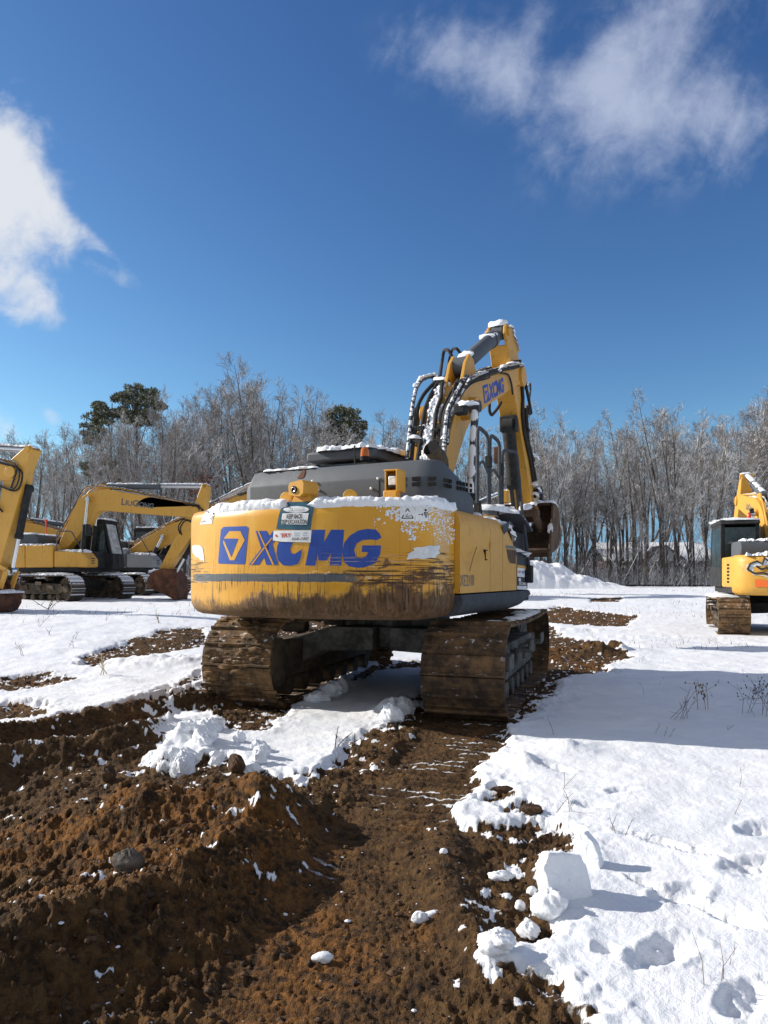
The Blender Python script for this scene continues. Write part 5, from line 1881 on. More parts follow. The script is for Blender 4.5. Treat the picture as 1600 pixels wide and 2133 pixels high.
    if snowy:
        def sr(pts, w, h, sd):
            return snow_run(pts, w, h, parent=e, seed=sd + seed * 7)
        sr([(-1.1, -2.2, 2.0), (0, -2.4, 2.0), (1.1, -2.2, 2.0)], .5, .09, 1)
        sr([(-1.0, -1.0, 2.4), (1.0, -1.0, 2.4)], 1.0, .07, 2)
        sr([((X0 + X1) / 2, Y0, 3.04), ((X0 + X1) / 2, Y1 - .15, 3.03)], .9, .07, 3)
        sr([(hw - .4, .4, 1.78), (hw - .4, 1.45, 1.74)], .7, .09, 4)
        sr([(hw - .3, -1.5, 2.0), (hw - .3, .3, 2.0)], .5, .06, 5)
        sr([(bx, *(ab + d2 * .1 + n2 * .1)), (bx, *(at_ - (at_ - ab).normalized() * .1 + Vector((0, .07))))], .14, .05, 6)
        sr([(bx, *(E_ + d2 * .7 + n2 * (boom_t[1] * .5))), (bx, *(T_ - d2 * .2 + n2 * boom_t[2] * .5))], .2, .04, 7)
        sr([(bx, *(at_ + Vector((-.06, .07)))), (bx, *(at_ + Vector((.15, .04))))], .3, .07, 8)
        M = Matrix.Rotation(track_turn, 3, 'Z')
        for sx in (-1, 1):
            sr([M @ Vector((sx * gauge / 2, -1.3, .93)), M @ Vector((sx * gauge / 2, 1.55, .93))], width * .98, .06, 9)
            for q, (y, z) in enumerate(((1.7, .885), (1.83, .83), (1.93, .74), (2.0, .63), (-1.5, .92))):
                sr([M @ Vector((sx * gauge / 2 - width * .48, y, z)), M @ Vector((sx * gauge / 2 + width * .48, y, z))], .12, .035, 12 + q)
        if has_bucket:
            mid = [bt_(p) for p in ((.3, .16), (.62, -.02), (.82, -.4))]
            sr([(bx - .5, *mid[1]), (bx + .5, *mid[1])], .35, .08, 11)
    if brand:
        a0 = E_ + d2 * brand[1] - n2 * .1
        for sgn in (1, -1):
            xs = bx + sgn * .2135
            ln = brand[2]
            m = MB()
            cur = 0.0
            for body, share, tall in (('L', .12, 1.0), ('IU', .2, .8), ('G', .19, 1.0), ('ONG', .45, .8)):      # capital initials, small capitals after them
                v, f, ext = text_mesh(body, 1.0, .03)
                kx, ky = ln * share / ext[0], brand[3] * tall / ext[1]
                m.add([(xs, *(a0 + d2 * ((cur + p[0] * kx) if sgn > 0 else (ln - cur - p[0] * kx)) + n2 * (p[1] * ky))) for p in v], f)
                cur += ln * (share + .013)
            m.build('lettering', 'decal_grey', boom, smooth=0)
    return e


def zt(x, y):
    return gz(x, y) - .03


# left: faces right, boom over towards the middle
EA = excavator('yellow excavator side on at the left, grey lettering on its boom, snow on its crawlers', (-12.0, 27.0, zt(-12, 27)), R(-97), R(97 - 115), elbow=(1.25, 3.75), tip=(5.25, 3.25), arm_top=(5.6, 4.15), arm_tip=(3.75, .65),
               bucket_ang=R(80), bucket_size=.85, brand=('LIUGONG', 1.2, 1.25, .24), seed=1, boom_t=(.34, .82, .48), arm_w=.4)
EB = excavator('yellow excavator at the far left edge, only its bent boom, arm and bucket showing', (-13.95, 19.3, zt(-11, 19)), R(-105), R(10), elbow=(1.4, 4.0), tip=(5.05, 3.5), arm_top=(5.5, 4.05), arm_tip=(4.4, .85),
               bucket_ang=R(-30), seed=2, bucket_size=.62)
EC = excavator('grey excavator with a green-glazed cab, parked behind the one with the lettered boom', (-11.3, 32.5, zt(-11, 32)), R(-100), R(-14), elbow=(1.7, 2.6), tip=(5.6, 4.3), arm_top=(6.0, 5.0), arm_tip=(5.3, .8), bucket_ang=R(60), seed=3, paint='pale_grey_paint')
ED = excavator('grey-roofed excavator half hidden behind the leftmost boom', (-17.6, 31.5, zt(-17, 31)), R(-60), R(-20), elbow=(1.3, 3.0), tip=(4.8, 2.2), arm_top=(5.2, 3.0), arm_tip=(4.2, .6), bucket_ang=R(60), seed=4)
EE = excavator('yellow excavator with graffiti on its counterweight at the right edge', (9.55, 17.7, zt(9, 17)), R(-16), R(-4), scale=.9, elbow=(1.35, 3.35), tip=(4.5, 4.0), arm_top=(4.05, 4.75), arm_tip=(5.9, 2.2), width=.74, gauge=2.3, bucket_ang=R(-10), seed=5,
               brand=('LIUGONG', .6, 1.1, .22), belt='track_steel', snowy=True, bucket_mat='worn_bucket')
EF = excavator('distant yellow excavator hidden behind the big one, its arm top between the handrails', (2.5, 33.0, zt(3, 33)), R(-50), R(10), elbow=(1.3, 3.6), tip=(4.4, 4.35), arm_top=(4.6, 5.2), arm_tip=(4.8, 1.6), has_bucket=False, seed=6)

# details of the right-hand excavator: graffiti, reflector, sticker, grille, beacon
def ew(u, z, off=.012):
    """place on the rear of its counterweight: u across (-1.3..1.3)"""
    return (u, -2.62 + .34 * (u / 1.3) ** 2 - off, z)


def rear_poly(pts, name, material, parent, off=.012):
    mb = MB()
    mb.add([ew(*p, off) for p in pts], [tuple(t) for t in tessellate_polygon([[Vector((p[0], p[1], 0)) for p in pts]])])
    return mb.build(name, material, parent, smooth=0)


ECW = [c for c in EE.children if c.name.startswith('counterweight')][0]
rear_poly([(-.92, 1.23), (-.6, 1.23), (-.62, 1.33), (-.72, 1.4), (-.92, 1.42)], 'reflector', 'reflector_orange', ECW)
rear_poly([(-1.1, 1.62), (-.5, 1.6), (-.5, 1.76), (-1.1, 1.78)], 'sticker', 'decal_white', ECW)
GRF = rear_poly([(u - .46, z) for u, z in [(-.62, 1.7), (-.5, 1.84), (-.38, 1.86), (-.3, 1.76), (-.24, 1.96), (-.08, 1.86), (.06, 2.0), (.2, 1.84), (.36, 1.98), (.6, 1.9), (.8, 1.7), (.7, 1.4), (.5, 1.28), (.2, 1.2), (-.05, 1.26), (-.1, 1.42), (-.3, 1.5), (-.5, 1.52)]], 'graffiti', 'faded_white', ECW, .014)
for pts in ([(-.62, 1.66), (-.56, 1.8), (-.42, 1.86), (-.32, 1.78), (-.28, 1.94), (-.16, 1.84), (-.06, 1.88), (.04, 1.98), (.18, 1.82), (.3, 1.96), (.5, 1.9)],
            [(-.62, 1.66), (-.48, 1.56), (-.3, 1.58), (-.1, 1.5), (.02, 1.36), (-.04, 1.22), (.1, 1.18), (.3, 1.26)],
            [(-.44, 1.74), (-.34, 1.66), (-.22, 1.7), (-.12, 1.62), (.06, 1.66)], [(.1, 1.7), (.24, 1.5), (.42, 1.6), (.5, 1.4), (.7, 1.5)], [(.5, 1.9), (.78, 1.74), (.8, 1.5), (.6, 1.3), (.3, 1.26)]):
    MB().tube([ew(u - .46, z, .016) for u, z in pts], .024, 6).build('outline', 'decal_black', GRF)
MB().box((-.72, -1.05, 3.2), (.09, .09, .12)).build('beacon_post', 'dark_steel', EE)
MB().tube([(-.6, -.1, 3.04), (-.6, -.1, 3.1), (-.6, -.1, 3.2), (-.6, -.1, 3.24)], [.06, .06, .05, .02], 12).build('beacon', 'red_plastic', EE)
for k in range(6):
    MB().box((-1.303, -1.15, 1.34 + .09 * k), (.012, .3, .05)).build('vent_slot', 'black_void', EE)
# beacon and mirror on the lettered one, dents of its cab guard
MB().tube([(-.3, -.9, 2.4), (-.3, -.9, 2.9), (-.3, -.9, 3.05)], [.02, .02, .07], 10).build('beacon', 'red_plastic', EA)
MB().box((.95, 1.5, 2.55), (.3, .06, .42)).build('mirror', 'dark_steel', EA, bevel=.02)

# ---------------------------------------------------------------- woodland
def m_bark(n, bs):
    o = n.obj()
    nz = n.sep(n.new('ShaderNodeNewGeometry').outputs['Normal'])[2]
    a = n.noise(o, 3, 5, .65, stretch=(4, 4, 1))
    col = n.mix(n.step(a, .35, .65), (.042, .035, .029), (.12, .102, .086))
    rnd = n.new('ShaderNodeObjectInfo').outputs['Random']
    col = n.mix(n.m('MULTIPLY', rnd, .35), col, (.1, .07, .05))
    k = n.m('MULTIPLY', n.step(nz, .2, .5), n.step(n.noise(o, 2.2, 4, .6), .4, .5))
    n.put(bs.inputs['Base Color'], n.mix(k, col, (.78, .8, .84)))
    bs.inputs['Roughness'].default_value = .9


mat('bark', build=m_bark)


def m_twig(n, bs):
    o = n.obj()
    nz = n.sep(n.new('ShaderNodeNewGeometry').outputs['Normal'])[2]
    a = n.noise(o, .6, 3, .6)
    rnd = n.new('ShaderNodeObjectInfo').outputs['Random']
    col = n.mix(rnd, (.135, .118, .104), (.225, .2, .18))
    k = n.step(n.m('ADD', nz, n.m('MULTIPLY', n.m('SUBTRACT', a, .5), 1.2)), .02, .35)
    n.put(bs.inputs['Base Color'], n.mix(n.m('MULTIPLY', k, .82), col, (.78, .8, .84)))
    bs.inputs['Roughness'].default_value = .9


mat('twig', build=m_twig)
mat('dead_leaf', (.2, .06, .03), .8, build=b_rough((.12, .03, .018), (.28, .1, .05), 3, .2))


def m_needle(n, bs):
    o = n.obj()
    nz = n.sep(n.new('ShaderNodeNewGeometry').outputs['Normal'])[2]
    a = n.noise(o, 1.3, 5, .65)
    col = n.mix(n.step(a, .35, .65), (.04, .052, .016), (.12, .13, .04))
    k = n.m('MULTIPLY', n.step(n.m('ABSOLUTE', nz), .55, .85), n.step(n.noise(o, 2.4, 4, .6), .4, .52))
    n.put(bs.inputs['Base Color'], n.mix(k, col, (.74, .76, .78)))
    bs.inputs['Roughness'].default_value = .8


mat('needles', build=m_needle)


class Tubes:
    """fast collector of thin branch segments"""
    def __init__(s):
        s.v, s.f = [], []

    def seg(s, pts, rs, n):
        b = len(s.v)
        m = len(pts)
        for i in range(m):
            t = pts[min(i + 1, m - 1)] - pts[max(i - 1, 0)]
            t = t / (np.linalg.norm(t) + 1e-9)
            ref = np.array((0., 0., 1.)) if abs(t[2]) < .9 else np.array((1., 0., 0.))
            x = np.cross(t, ref)
            x /= np.linalg.norm(x)
            y = np.cross(t, x)
            for k in range(n):
                a = 2 * math.pi * k / n
                s.v.append(pts[i] + (x * math.cos(a) + y * math.sin(a)) * rs[i])
        for i in range(m - 1):
            for k in range(n):
                k2 = (k + 1) % n
                s.f.append((b + i * n + k, b + i * n + k2, b + (i + 1) * n + k2, b + (i + 1) * n + k))

    def build(s, name, material, parent=None):
        me = bpy.data.meshes.new(name)
        me.from_pydata([tuple(p) for p in s.v], [], s.f)
        me.materials.append(MATS[material])
        me.polygons.foreach_set('use_smooth', [False] * len(me.polygons))
        o = bpy.data.objects.new(name, me)
        COL.objects.link(o)
        o.parent = parent
        return o


def grow(seed, H, spread=.34, forks=0, density=1.0, first=.28, twig=.0095, leaves=0):
    """bare broad-leaved tree: trunk mesh, crown mesh (limbs, branches, twigs)"""
    rn = np.random.RandomState(seed)
    tr, cr, lf = Tubes(), Tubes(), MB()

    def path(p, d, L, n, wob, lift):
        pts = [p]
        for i in range(n):
            d = d + rn.normal(0, wob, 3) + np.array((0, 0, lift))
            d = d / np.linalg.norm(d)
            pts.append(pts[-1] + d * L / n)
        return pts

    def at(pts, t):
        f = t * (len(pts) - 1)
        i = min(int(f), len(pts) - 2)
        return pts[i] + (pts[i + 1] - pts[i]) * (f - i), (pts[i + 1] - pts[i]) / np.linalg.norm(pts[i + 1] - pts[i])

    def side(d, ang):
        r = rn.normal(0, 1, 3)
        r -= d * r.dot(d)
        r /= np.linalg.norm(r)
        return d * math.cos(ang) + r * math.sin(ang)
    stems = []
    base = path(np.zeros(3), np.array((rn.normal(0, .03), rn.normal(0, .03), 1.)), H, 12, .035, .02)
    stems.append((base, .0108 * H * rn.uniform(.8, 1.15)))
    for k in range(forks):
        t = rn.uniform(.22, .45)
        p, d = at(base, t)
        stems.append((path(p, side(d, R(rn.uniform(14, 24))), H * (1 - t) * rn.uniform(.8, .97), 9, .05, .06), stems[0][1] * .7 * (1 - t * .5)))
    for si, (st, r0) in enumerate(stems):
        n = len(st)
        tr.seg(st, [max(.015, r0 * (1 - (i / (n - 1)) * .93)) for i in range(n)], 6)
        nb = int((16 if si == 0 else 10) * density)
        for b in range(nb):
            t = first + (1 - first) * ((b + rn.rand()) / nb) ** .85 if si == 0 else .25 + .74 * (b + rn.rand()) / nb
            t = min(t, .985)
            p, d = at(st, t)
            L = H * spread * (1.0 - .66 * t) * rn.uniform(.55, 1.15)
            bd_ = side(d, R(rn.uniform(24, 50)))
            lim = path(p, bd_, L, 6, .10, .10)
            rb = max(.016, r0 * (1 - t * .9) * .42)
            cr.seg(lim, [max(.011, rb * .85 * (1 - .85 * i / 6)) for i in range(7)], 4)
            for c in range(int(6 * density)):
                t2 = .18 + .8 * (c + rn.rand()) / 6
                p2, d2 = at(lim, min(t2, .98))
                L2 = L * rn.uniform(.28, .55) * (1.1 - .45 * t2)
                br = path(p2, side(d2, R(rn.uniform(24, 50))), L2, 4, .13, .09)
                cr.seg(br, [max(.009, rb * .36 * (1 - .7 * i / 4)) for i in range(5)], 3)
                for e in range(int(5 * density)):
                    t3 = .15 + .85 * (e + rn.rand()) / 5
                    p3, d3 = at(br, min(t3, .99))
                    tw = path(p3, side(d3, R(rn.uniform(25, 60))), L2 * rn.uniform(.3, .6) + .12, 2, .16, .05)
                    cr.seg(tw, [twig * 1.1, twig, twig * .6], 3)
                    for g in range(1):
                        p4, d4 = at(tw, rn.uniform(.3, .95))
                        t5 = path(p4, side(d4, R(rn.uniform(25, 60))), L2 * rn.uniform(.15, .35) + .08, 1, .1, .03)
                        cr.seg(t5, [twig * .9, twig * .55], 3)
                    if leaves and rn.rand() < leaves and p3[2] < H * .75:
                        for g in range(3):
                            q = p3 + rn.normal(0, .12, 3)
                            a, b2 = rn.normal(0, .07, 3), rn.normal(0, .07, 3)
                            lf.add([q, q + a, q + a + b2, q + b2], [(0, 1, 2, 3)])
    return tr, cr, lf


PROTO = []
for i, (H, sp, fk, de, fi, lv) in enumerate(((14, .30, 1, 1.0, .3, 0), (15, .26, 0, 1.0, .35, 0), (13, .34, 2, 1.0, .22, 0), (16, .28, 1, 1.0, .3, 0), (12, .36, 2, 1.05, .18, 0), (14, .25, 0, .9, .42, 0),
                                             (9, .4, 2, .95, .12, .5), (11, .36, 1, 1.0, .2, .0), (7, .45, 3, .9, .1, .0), (17, .24, 2, 1.0, .38, 0))):
    tr, cr, lf = grow(100 + i, H, sp, fk, de, fi, leaves=lv)
    root = empty('bare_tree', (0, 0, 0))
    tr.build('trunk', 'bark', root)
    cr.build('crown', 'twig', root)
    if lv:
        lf.build('withered_leaves', 'dead_leaf', root, smooth=0, kind='stuff')
    PROTO.append((root, H))

rt = random.Random(77)
USED = set()


def put_tree(pi, x, y, H=None, label=None, group=None):
    root, h0 = PROTO[pi]
    if pi in USED:
        t = copy_tree(root)
    else:
        t = root
        USED.add(pi)
    k = (H or h0) / h0
    t.location = (x, y, gz(x, y) - .1)
    t.scale = (k, k, k)
    t.rotation_euler = (0, 0, rt.uniform(0, 6.28))
    tag(t, label, 'tree', group)
    return t


SKYLINE = [(0, 895), (60, 885), (150, 885), (230, 880), (300, 860), (380, 830), (450, 800), (520, 770), (560, 800), (620, 815), (700, 838), (760, 875), (830, 885), (900, 900), (1000, 900), (1080, 880), (1130, 848), (1180, 890), (1250, 880), (1310, 862), (1380, 838), (1450, 845), (1500, 850), (1560, 822), (1600, 805), (1700, 800)]
WOOD = 'bare trees of the wood behind the field'


def top_at(px):
    return float(np.interp(px, [p[0] for p in SKYLINE], [p[1] for p in SKYLINE]))


def tree_px(pi, px, y, top, label, group=None):
    x = (px - HX) * y / FPX
    z0 = gz(x, y)
    return put_tree(pi, x, y, CAMZ + (HY - top) * y / FPX - z0, label, group)


# trees one can point at
tree_px(3, 518, 62, 758, 'tall slender bare tree, highest of the wood left of the boom')
tree_px(0, 1128, 60, 846, 'bare spreading tree just right of the raised arm')
tree_px(1, 1385, 60, 828, 'tall dark-stemmed bare tree in the wood left of the graffiti excavator')
tree_px(9, 1565, 58, 806, 'tall bare tree at the right edge, above the graffiti excavator')
tree_px(1, 1305, 64, 862, 'straight thin bare tree in the gap right of the snow heap')
tree_px(4, 330, 55, 850, 'broad frosted bare tree below the tall pine')
tree_px(6, 445, 52, 905, 'low tree keeping rust-red withered leaves, above the grey hood')
tree_px(5, 145, 56, 905, 'dark-trunked bare tree right of the leftmost bent boom')
for px_, tp_, pi_ in ((185, 925, 7), (232, 905, 4), (262, 898, 2), (300, 888, 7), (345, 880, 2), (680, 905, 4), (735, 915, 7)):
    tree_px(pi_, px_, 51.5, tp_, 'one of the low frosted trees standing in front of the pines', 'frosted trees before the pines')
LBL = 'one of the many frosted bare trees that crowd together in the wood'
n_t = 0
for layer, (ya, yb, step, drop, kinds) in enumerate(((54, 62, 42, 22, (0, 1, 2, 4, 5, 7)), (63, 74, 46, 16, (0, 1, 3, 4, 9, 2)), (76, 92, 42, 24, (0, 2, 3, 4, 9)), (98, 125, 46, 90, (0, 2, 3, 4, 9)), (52, 58, 60, 130, (7, 8, 4, 8)))):
    px = -70 + rt.uniform(0, 20)
    while px < 1690:
        y = rt.uniform(ya, yb)
        top = top_at(px) + rt.uniform(-8, 56) + drop * rt.uniform(.3, 1.6)
        if layer == 4 and 1180 < px < 1500:
            top += 30
        if not (560 < px < 900 and layer == 1 and False):
            tree_px(rt.choice([k for k in kinds if k in (1, 5, 9, 3, 0, 2)] or kinds) if px > 1080 else rt.choice(kinds), px, y, top, LBL, WOOD)
            n_t += 1
        px += step * rt.uniform(.7, 1.3) * (.72 if px > 1080 and layer < 4 else 1)
for i, (root, h) in enumerate(PROTO):
    if i not in USED:
        for c in list(root.children):
            bpy.data.objects.remove(c)
        bpy.data.objects.remove(root)


def pine(label, px, y, top, clumps, trunk_px=None, seed=1):
    """pine: trunk and limbs carry flat needle clumps given as (px, py, radius in px)"""
    rn = np.random.RandomState(seed)
    x0 = ((trunk_px or px) - HX) * y / FPX
    z0 = gz(x0, y) - .1
    root = empty('pine_tree', (x0, y, z0), 0, label, 'tree', None)
    Ht = CAMZ + (HY - top) * y / FPX - z0
    tb = Tubes()
    tr = [np.array((.05 * math.sin(i * .9), .05 * math.cos(i * 1.3), Ht * i / 9)) for i in range(10)]
    tb.seg(tr, [.22 * (1 - i / 9.6) + .02 for i in range(10)], 7)
    v, f = [], []
    for (cx, cy, r) in clumps:
        c = np.array(((cx - HX) * y / FPX - x0, rn.uniform(-1, 1) * r * y / FPX * .8, CAMZ + (HY - cy) * y / FPX - z0))
        rr = r * 1.3 * y / FPX
        zb = max(.3 * Ht, c[2] - rr * 1.3 - abs(c[0]) * .35)
        i = min(8, int(zb / Ht * 9))
        tb.seg([tr[i], tr[i] * .5 + c * .5 + np.array((0, 0, -.15)), c], [.07, .05, .02], 4)
        # every bough end breaks up into ragged tufts with sky between them
        for q_ in range(int(5 + 6 * rr)):
            o_ = rn.normal(0, 1, 3)
            o_ = o_ / np.linalg.norm(o_) * rr * rn.uniform(.2, 1.05) * np.array((1.15, 1.15, .62))
            cc = c + o_
            r2 = rr * rn.uniform(.22, .46)
            tb.seg([c - np.array((0, 0, .1)), cc], [.025, .01], 3)
            for k in range(int(10 + 55 * r2)):
                d = rn.normal(0, 1, 3)
                d /= np.linalg.norm(d)
                q = cc + d * np.array((1.1, 1.1, .55)) * r2 * rn.uniform(.3, 1)
                out = d + rn.normal(0, .35, 3) + np.array((0, 0, .5))
                out /= np.linalg.norm(out)
                ln = rn.uniform(.14, .26)
                for g in range(5):
                    o2 = out + rn.normal(0, .5, 3)
                    o2 /= np.linalg.norm(o2)
                    s_ = np.cross(o2, rn.normal(0, 1, 3))
                    s_ = s_ / (np.linalg.norm(s_) + 1e-9) * .03
                    b = len(v)
                    v += [tuple(q - s_), tuple(q + s_), tuple(q + o2 * ln + s_ * .5), tuple(q + o2 * ln - s_ * .5)]
                    f.append((b, b + 1, b + 2, b + 3))
    tb.build('trunk', 'bark', root)
    MB().use('needles').add(v, f).build('crown', None, root, smooth=0)
    return root


pine('tall snow-dusted pine, highest of the evergreens at the left', 285, 56, 800, [(285, 812, 17), (265, 822, 16), (305, 820, 16), (320, 830, 12), (250, 832, 12), (275, 838, 17), (300, 842, 18), (325, 848, 13), (255, 848, 12), (285, 855, 12), (240, 828, 6), (312, 836, 14), (335, 845, 8), (270, 866, 12), (300, 862, 13), (243, 868, 9), (318, 866, 9), (285, 874, 10), (262, 880, 8), (305, 878, 8)], seed=3)
pine('lopsided pine with level boughs, lower left neighbour of the tallest pine', 225, 55, 840, [(200, 842, 9), (212, 850, 11), (205, 862, 14), (225, 862, 12), (195, 872, 12), (215, 878, 13), (188, 888, 12), (210, 894, 12), (180, 905, 10), (198, 912, 12), (228, 880, 9), (185, 918, 11), (240, 858, 8), (190, 970, 13), (215, 962, 9), (235, 968, 8), (180, 985, 9), (205, 985, 9), (175, 970, 7)], 232, seed=4)
pine('round snow-dusted pine above the grey engine hood', 712, 58, 850, [(690, 862, 11), (705, 860, 11), (722, 856, 12), (735, 868, 12), (700, 876, 13), (720, 878, 14), (742, 884, 11), (690, 888, 11), (712, 896, 13), (735, 900, 11), (752, 885, 7), (700, 906, 9), (722, 912, 9), (678, 900, 8), (760, 893, 5), (700, 922, 9), (740, 918, 9), (720, 930, 9), (685, 914, 7), (755, 908, 6)], seed=5)

# brush along the foot of the wood
bt = Tubes()
rb_ = np.random.RandomState(5)
for k in range(15000):
    y = rb_.uniform(49, 60) if k < 5000 else rb_.uniform(60, 118)
    x = rb_.uniform(-.62, .62) * y
    z = .58
    h = rb_.uniform(.3, 2.4) * rb_.uniform(.4, 1) if k < 5000 else rb_.uniform(1.0, 5.0) * rb_.uniform(.5, 1)
    d = rb_.normal(0, .35, 3)
    p = np.array((x, y, z))
    q = p + np.array((d[0] * h, d[1] * h, h))
    w = .8 if k < 5000 else 2.2
    bt.seg([p, p * .5 + q * .5 + rb_.normal(0, .08, 3), q], [.014 * w, .011 * w, .006 * w], 3)
    for g in range(2):
        a = p + (q - p) * rb_.uniform(.3, .9)
        b = a + np.array((rb_.normal(0, .3), rb_.normal(0, .3), rb_.uniform(.1, .5))) * h * .5
        bt.seg([a, b], [.008 * w, .005 * w], 3)
bo_ = bt.build('underbrush', 'twig')
tag(bo_, 'frosted underbrush along the foot of the wood', 'brush', kind='stuff')

# ---------------------------------------------------------------- snow heap, house, chunks, weeds
def lump(mb, c, r, sc=(1, 1, 1), seed=0, n=18, amp=.35, fr=1.6, rot=None):
    """crumbly block: sphere pushed in and out by coarse and fine noise, with flattened broken faces"""
    n = max(n, 10)
    P = np.linspace(0, math.pi, n + 1)[:, None]
    A_ = np.linspace(0, 2 * math.pi, 2 * n + 1)[:-1][None]
    d = np.stack([np.sin(P) * np.cos(A_), np.sin(P) * np.sin(A_), np.cos(P) * np.ones_like(A_)], -1)
    rs = np.random.RandomState(seed * 7 + 1)
    f = np.ones(d.shape[:2]) * 1.05
    for k in range(6):                                   # cleaved sides
        nrm = rs.normal(0, 1, 3)
        nrm /= np.linalg.norm(nrm)
        f = np.minimum(f, rs.uniform(.62, .95) / np.maximum(d @ nrm, .05))
    f = .62 * f + .36
    x_, y_ = d[..., 0] * fr + d[..., 2] * 1.3 + seed, d[..., 1] * fr - d[..., 2] * .9 + seed * 2.1
    f = f * (1 + amp * .5 * fbm(x_, y_, 3, seed) + amp * .3 * fbm(x_ * 3.5, y_ * 3.5, 3, seed + 5) + amp * .16 * fbm(x_ * 11, y_ * 11, 3, seed + 6))
    v = d * f[..., None] * np.array(sc) * r
    rows = [[(rot @ Vector(q) if rot is not None else Vector(q)) + Vector(c) for q in row] for row in v]
    mb.grid(rows, True)
    return mb


sp_ = MB()
hx, hy = 10.2, 45.0
rows = []
for i in range(70):
    row = []
    for j in range(150):
        x, y = hx - 6.5 + 13 * j / 149, hy - 3 + 6 * i / 69
        e = math.hypot((x - hx + 1.3) / 5.4, (y - hy) / 2.7)
        row.append((x, y))
    rows.append(row)
A = np.array(rows)
ex_, ey_ = A[..., 0], A[..., 1]
prof = np.interp(ex_, [3.7, 5.5, 7.5, 8.6, 10.0, 11.6, 13.6, 15.4, 16.7], [0, .9, 1.9, 2.05, 1.85, 1.15, .45, .1, 0])
hh = prof * np.clip(1 - ((ey_ - hy) / 2.7) ** 2, 0, 1) ** .8
hh = hh * (1 + .22 * fbm(ex_ * .9, ey_ * .9, 4, 91)) + .22 * fbm(ex_ * 2.6, ey_ * 2.6, 4, 92) * np.clip(hh, 0, .6)
base_ = terrain(ex_, ey_)
sp_.grid([[(ex_[i, j], ey_[i, j], base_[i, j] + hh[i, j] - .08) for j in range(150)] for i in range(70)])
tag(sp_.build('snow_heap', 'dirty_snow', None, smooth=80), 'ploughed heap of lumpy snow in front of the wood, right of the bucket', 'snow heap')

# house seen between the trunks
mat('brick', (.2, .08, .05), .9, build=b_rough((.13, .05, .035), (.25, .11, .075), 3, .2))
mat('siding', (.62, .62, .6), .7, build=b_rough((.5, .5, .48), (.66, .66, .64), .6, .1))
zh = .55
HS = empty('house', (31.5, 86, zh), 0, 'brick house with broad snow-covered roof glimpsed between the bare trunks', 'house')
MB().box((0, 0, 1.3), (12.4, 8, 2.6)).build('wall', 'brick', HS)
MB().prism([(-4.6, 2.45), (0, 4.7), (4.6, 2.45), (4.6, 2.25), (0, 4.45), (-4.6, 2.25)], 'x', -6.6, 6.6).build('roof', 'dark_steel', HS)
rf_ = HS.children[-1] if HS.children else HS
rf_ = [c for c in bpy.data.objects if c.parent == HS and c.name.startswith('roof')][0]
MB().prism([(-4.5, 2.54), (0, 4.72), (4.5, 2.54), (4.5, 2.66), (0, 4.88), (-4.5, 2.66)], 'x', -6.5, 6.5).build('roof_snow', 'snow', rf_)
MB().prism([(-2.0, 2.5), (2.2, 2.5), (.1, 4.1)], 'y', -5.2, -1).build('gable', 'siding', HS)
for sx in (-1, 1):
    MB().beam((.1, -3.2, 4.25), (.1 + sx * 2.7, -3.2, 2.3), 4.4, .14, (0, 0, 1)).build('roof', 'dark_steel', HS)
for x in (-4.2, -2.9, 3.2, 4.8):
    w_ = MB().box((x, -4.03, 1.5), (1.1, .08, 1.2)).build('window', 'siding', HS)
    MB().box((x, -4.08, 1.5), (.9, .04, 1.0)).build('pane', 'window_glass', w_)
GA = empty('shed', (21.0, 80, zh), 0, 'low brick shed with a snow-covered lean-to roof left of the house', 'shed')
MB().box((0, 0, 1.0), (3.6, 4, 2.0)).build('wall', 'brick', GA)
MB().prism([(-2.2, 2.0), (2.2, 1.2), (2.2, 1.45), (-2.2, 2.3)], 'y', -2.4, 2.4).build('roof', 'snow', GA)
# low silt fence and posts along the edge of the field
SF = empty('silt_fence', (0, 0, 0), 0, 'low black silt fence on stakes along the far edge of the snow', 'fence')
pts = [(-6 + 2.3 * i, 50.5 + .5 * math.sin(i * .7)) for i in range(14)]
fm = MB()
for (xa, ya), (xb, yb) in zip(pts[:-1], pts[1:]):
    za, zb = float(terrain(np.array(xa + 14), np.array(ya))), .6
    fm.box((((xa + xb) / 2) + 14, (ya + yb) / 2, za + .1), (2.25, .03, .13), Matrix.Rotation(math.atan2(yb - ya, xb - xa), 3, 'Z'))
fm.build('fabric', 'black_rubber', SF)
for xa, ya in pts:
    MB().box((xa + 14, ya - .03, .85), (.05, .05, .6)).build('stake', 'frame_mud', SF)
UF = empty('board', (22.6, 47.5, .55), .3, 'pale board tilted in the snow left of the graffiti excavator', 'board')
MB().box((0, 0, .35), (2.4, 1.0, .06), Matrix.Rotation(R(-24), 3, 'Y')).build('plank', 'siding', UF)
MB().box((.8, 0, .25), (.1, .9, .5)).build('support', 'frame_mud', UF)


def chunk(px, py, w, h, dep, label, seed, mtl='snow', amp=.35, group=None, name='snow_chunk', rot=None, cat='snow chunk', up=.3, z0=None):
    """lump resting on the ground; px, py is its foot in the photograph, sizes in metres"""
    z = 0.0
    for _ in range(4):
        x, y = gpx(px, py, z)
        z = gz(x, y)
    mb = lump(MB(), (0, 0, 0), .5, (w, dep, h), seed, 26 if w > .09 else 12, amp, 1.7, rot)
    o = mb.build(name, mtl, None, smooth=55)
    o.location = (x, y + dep * .3, z + h * up)
    return tag(o, label, cat, group)


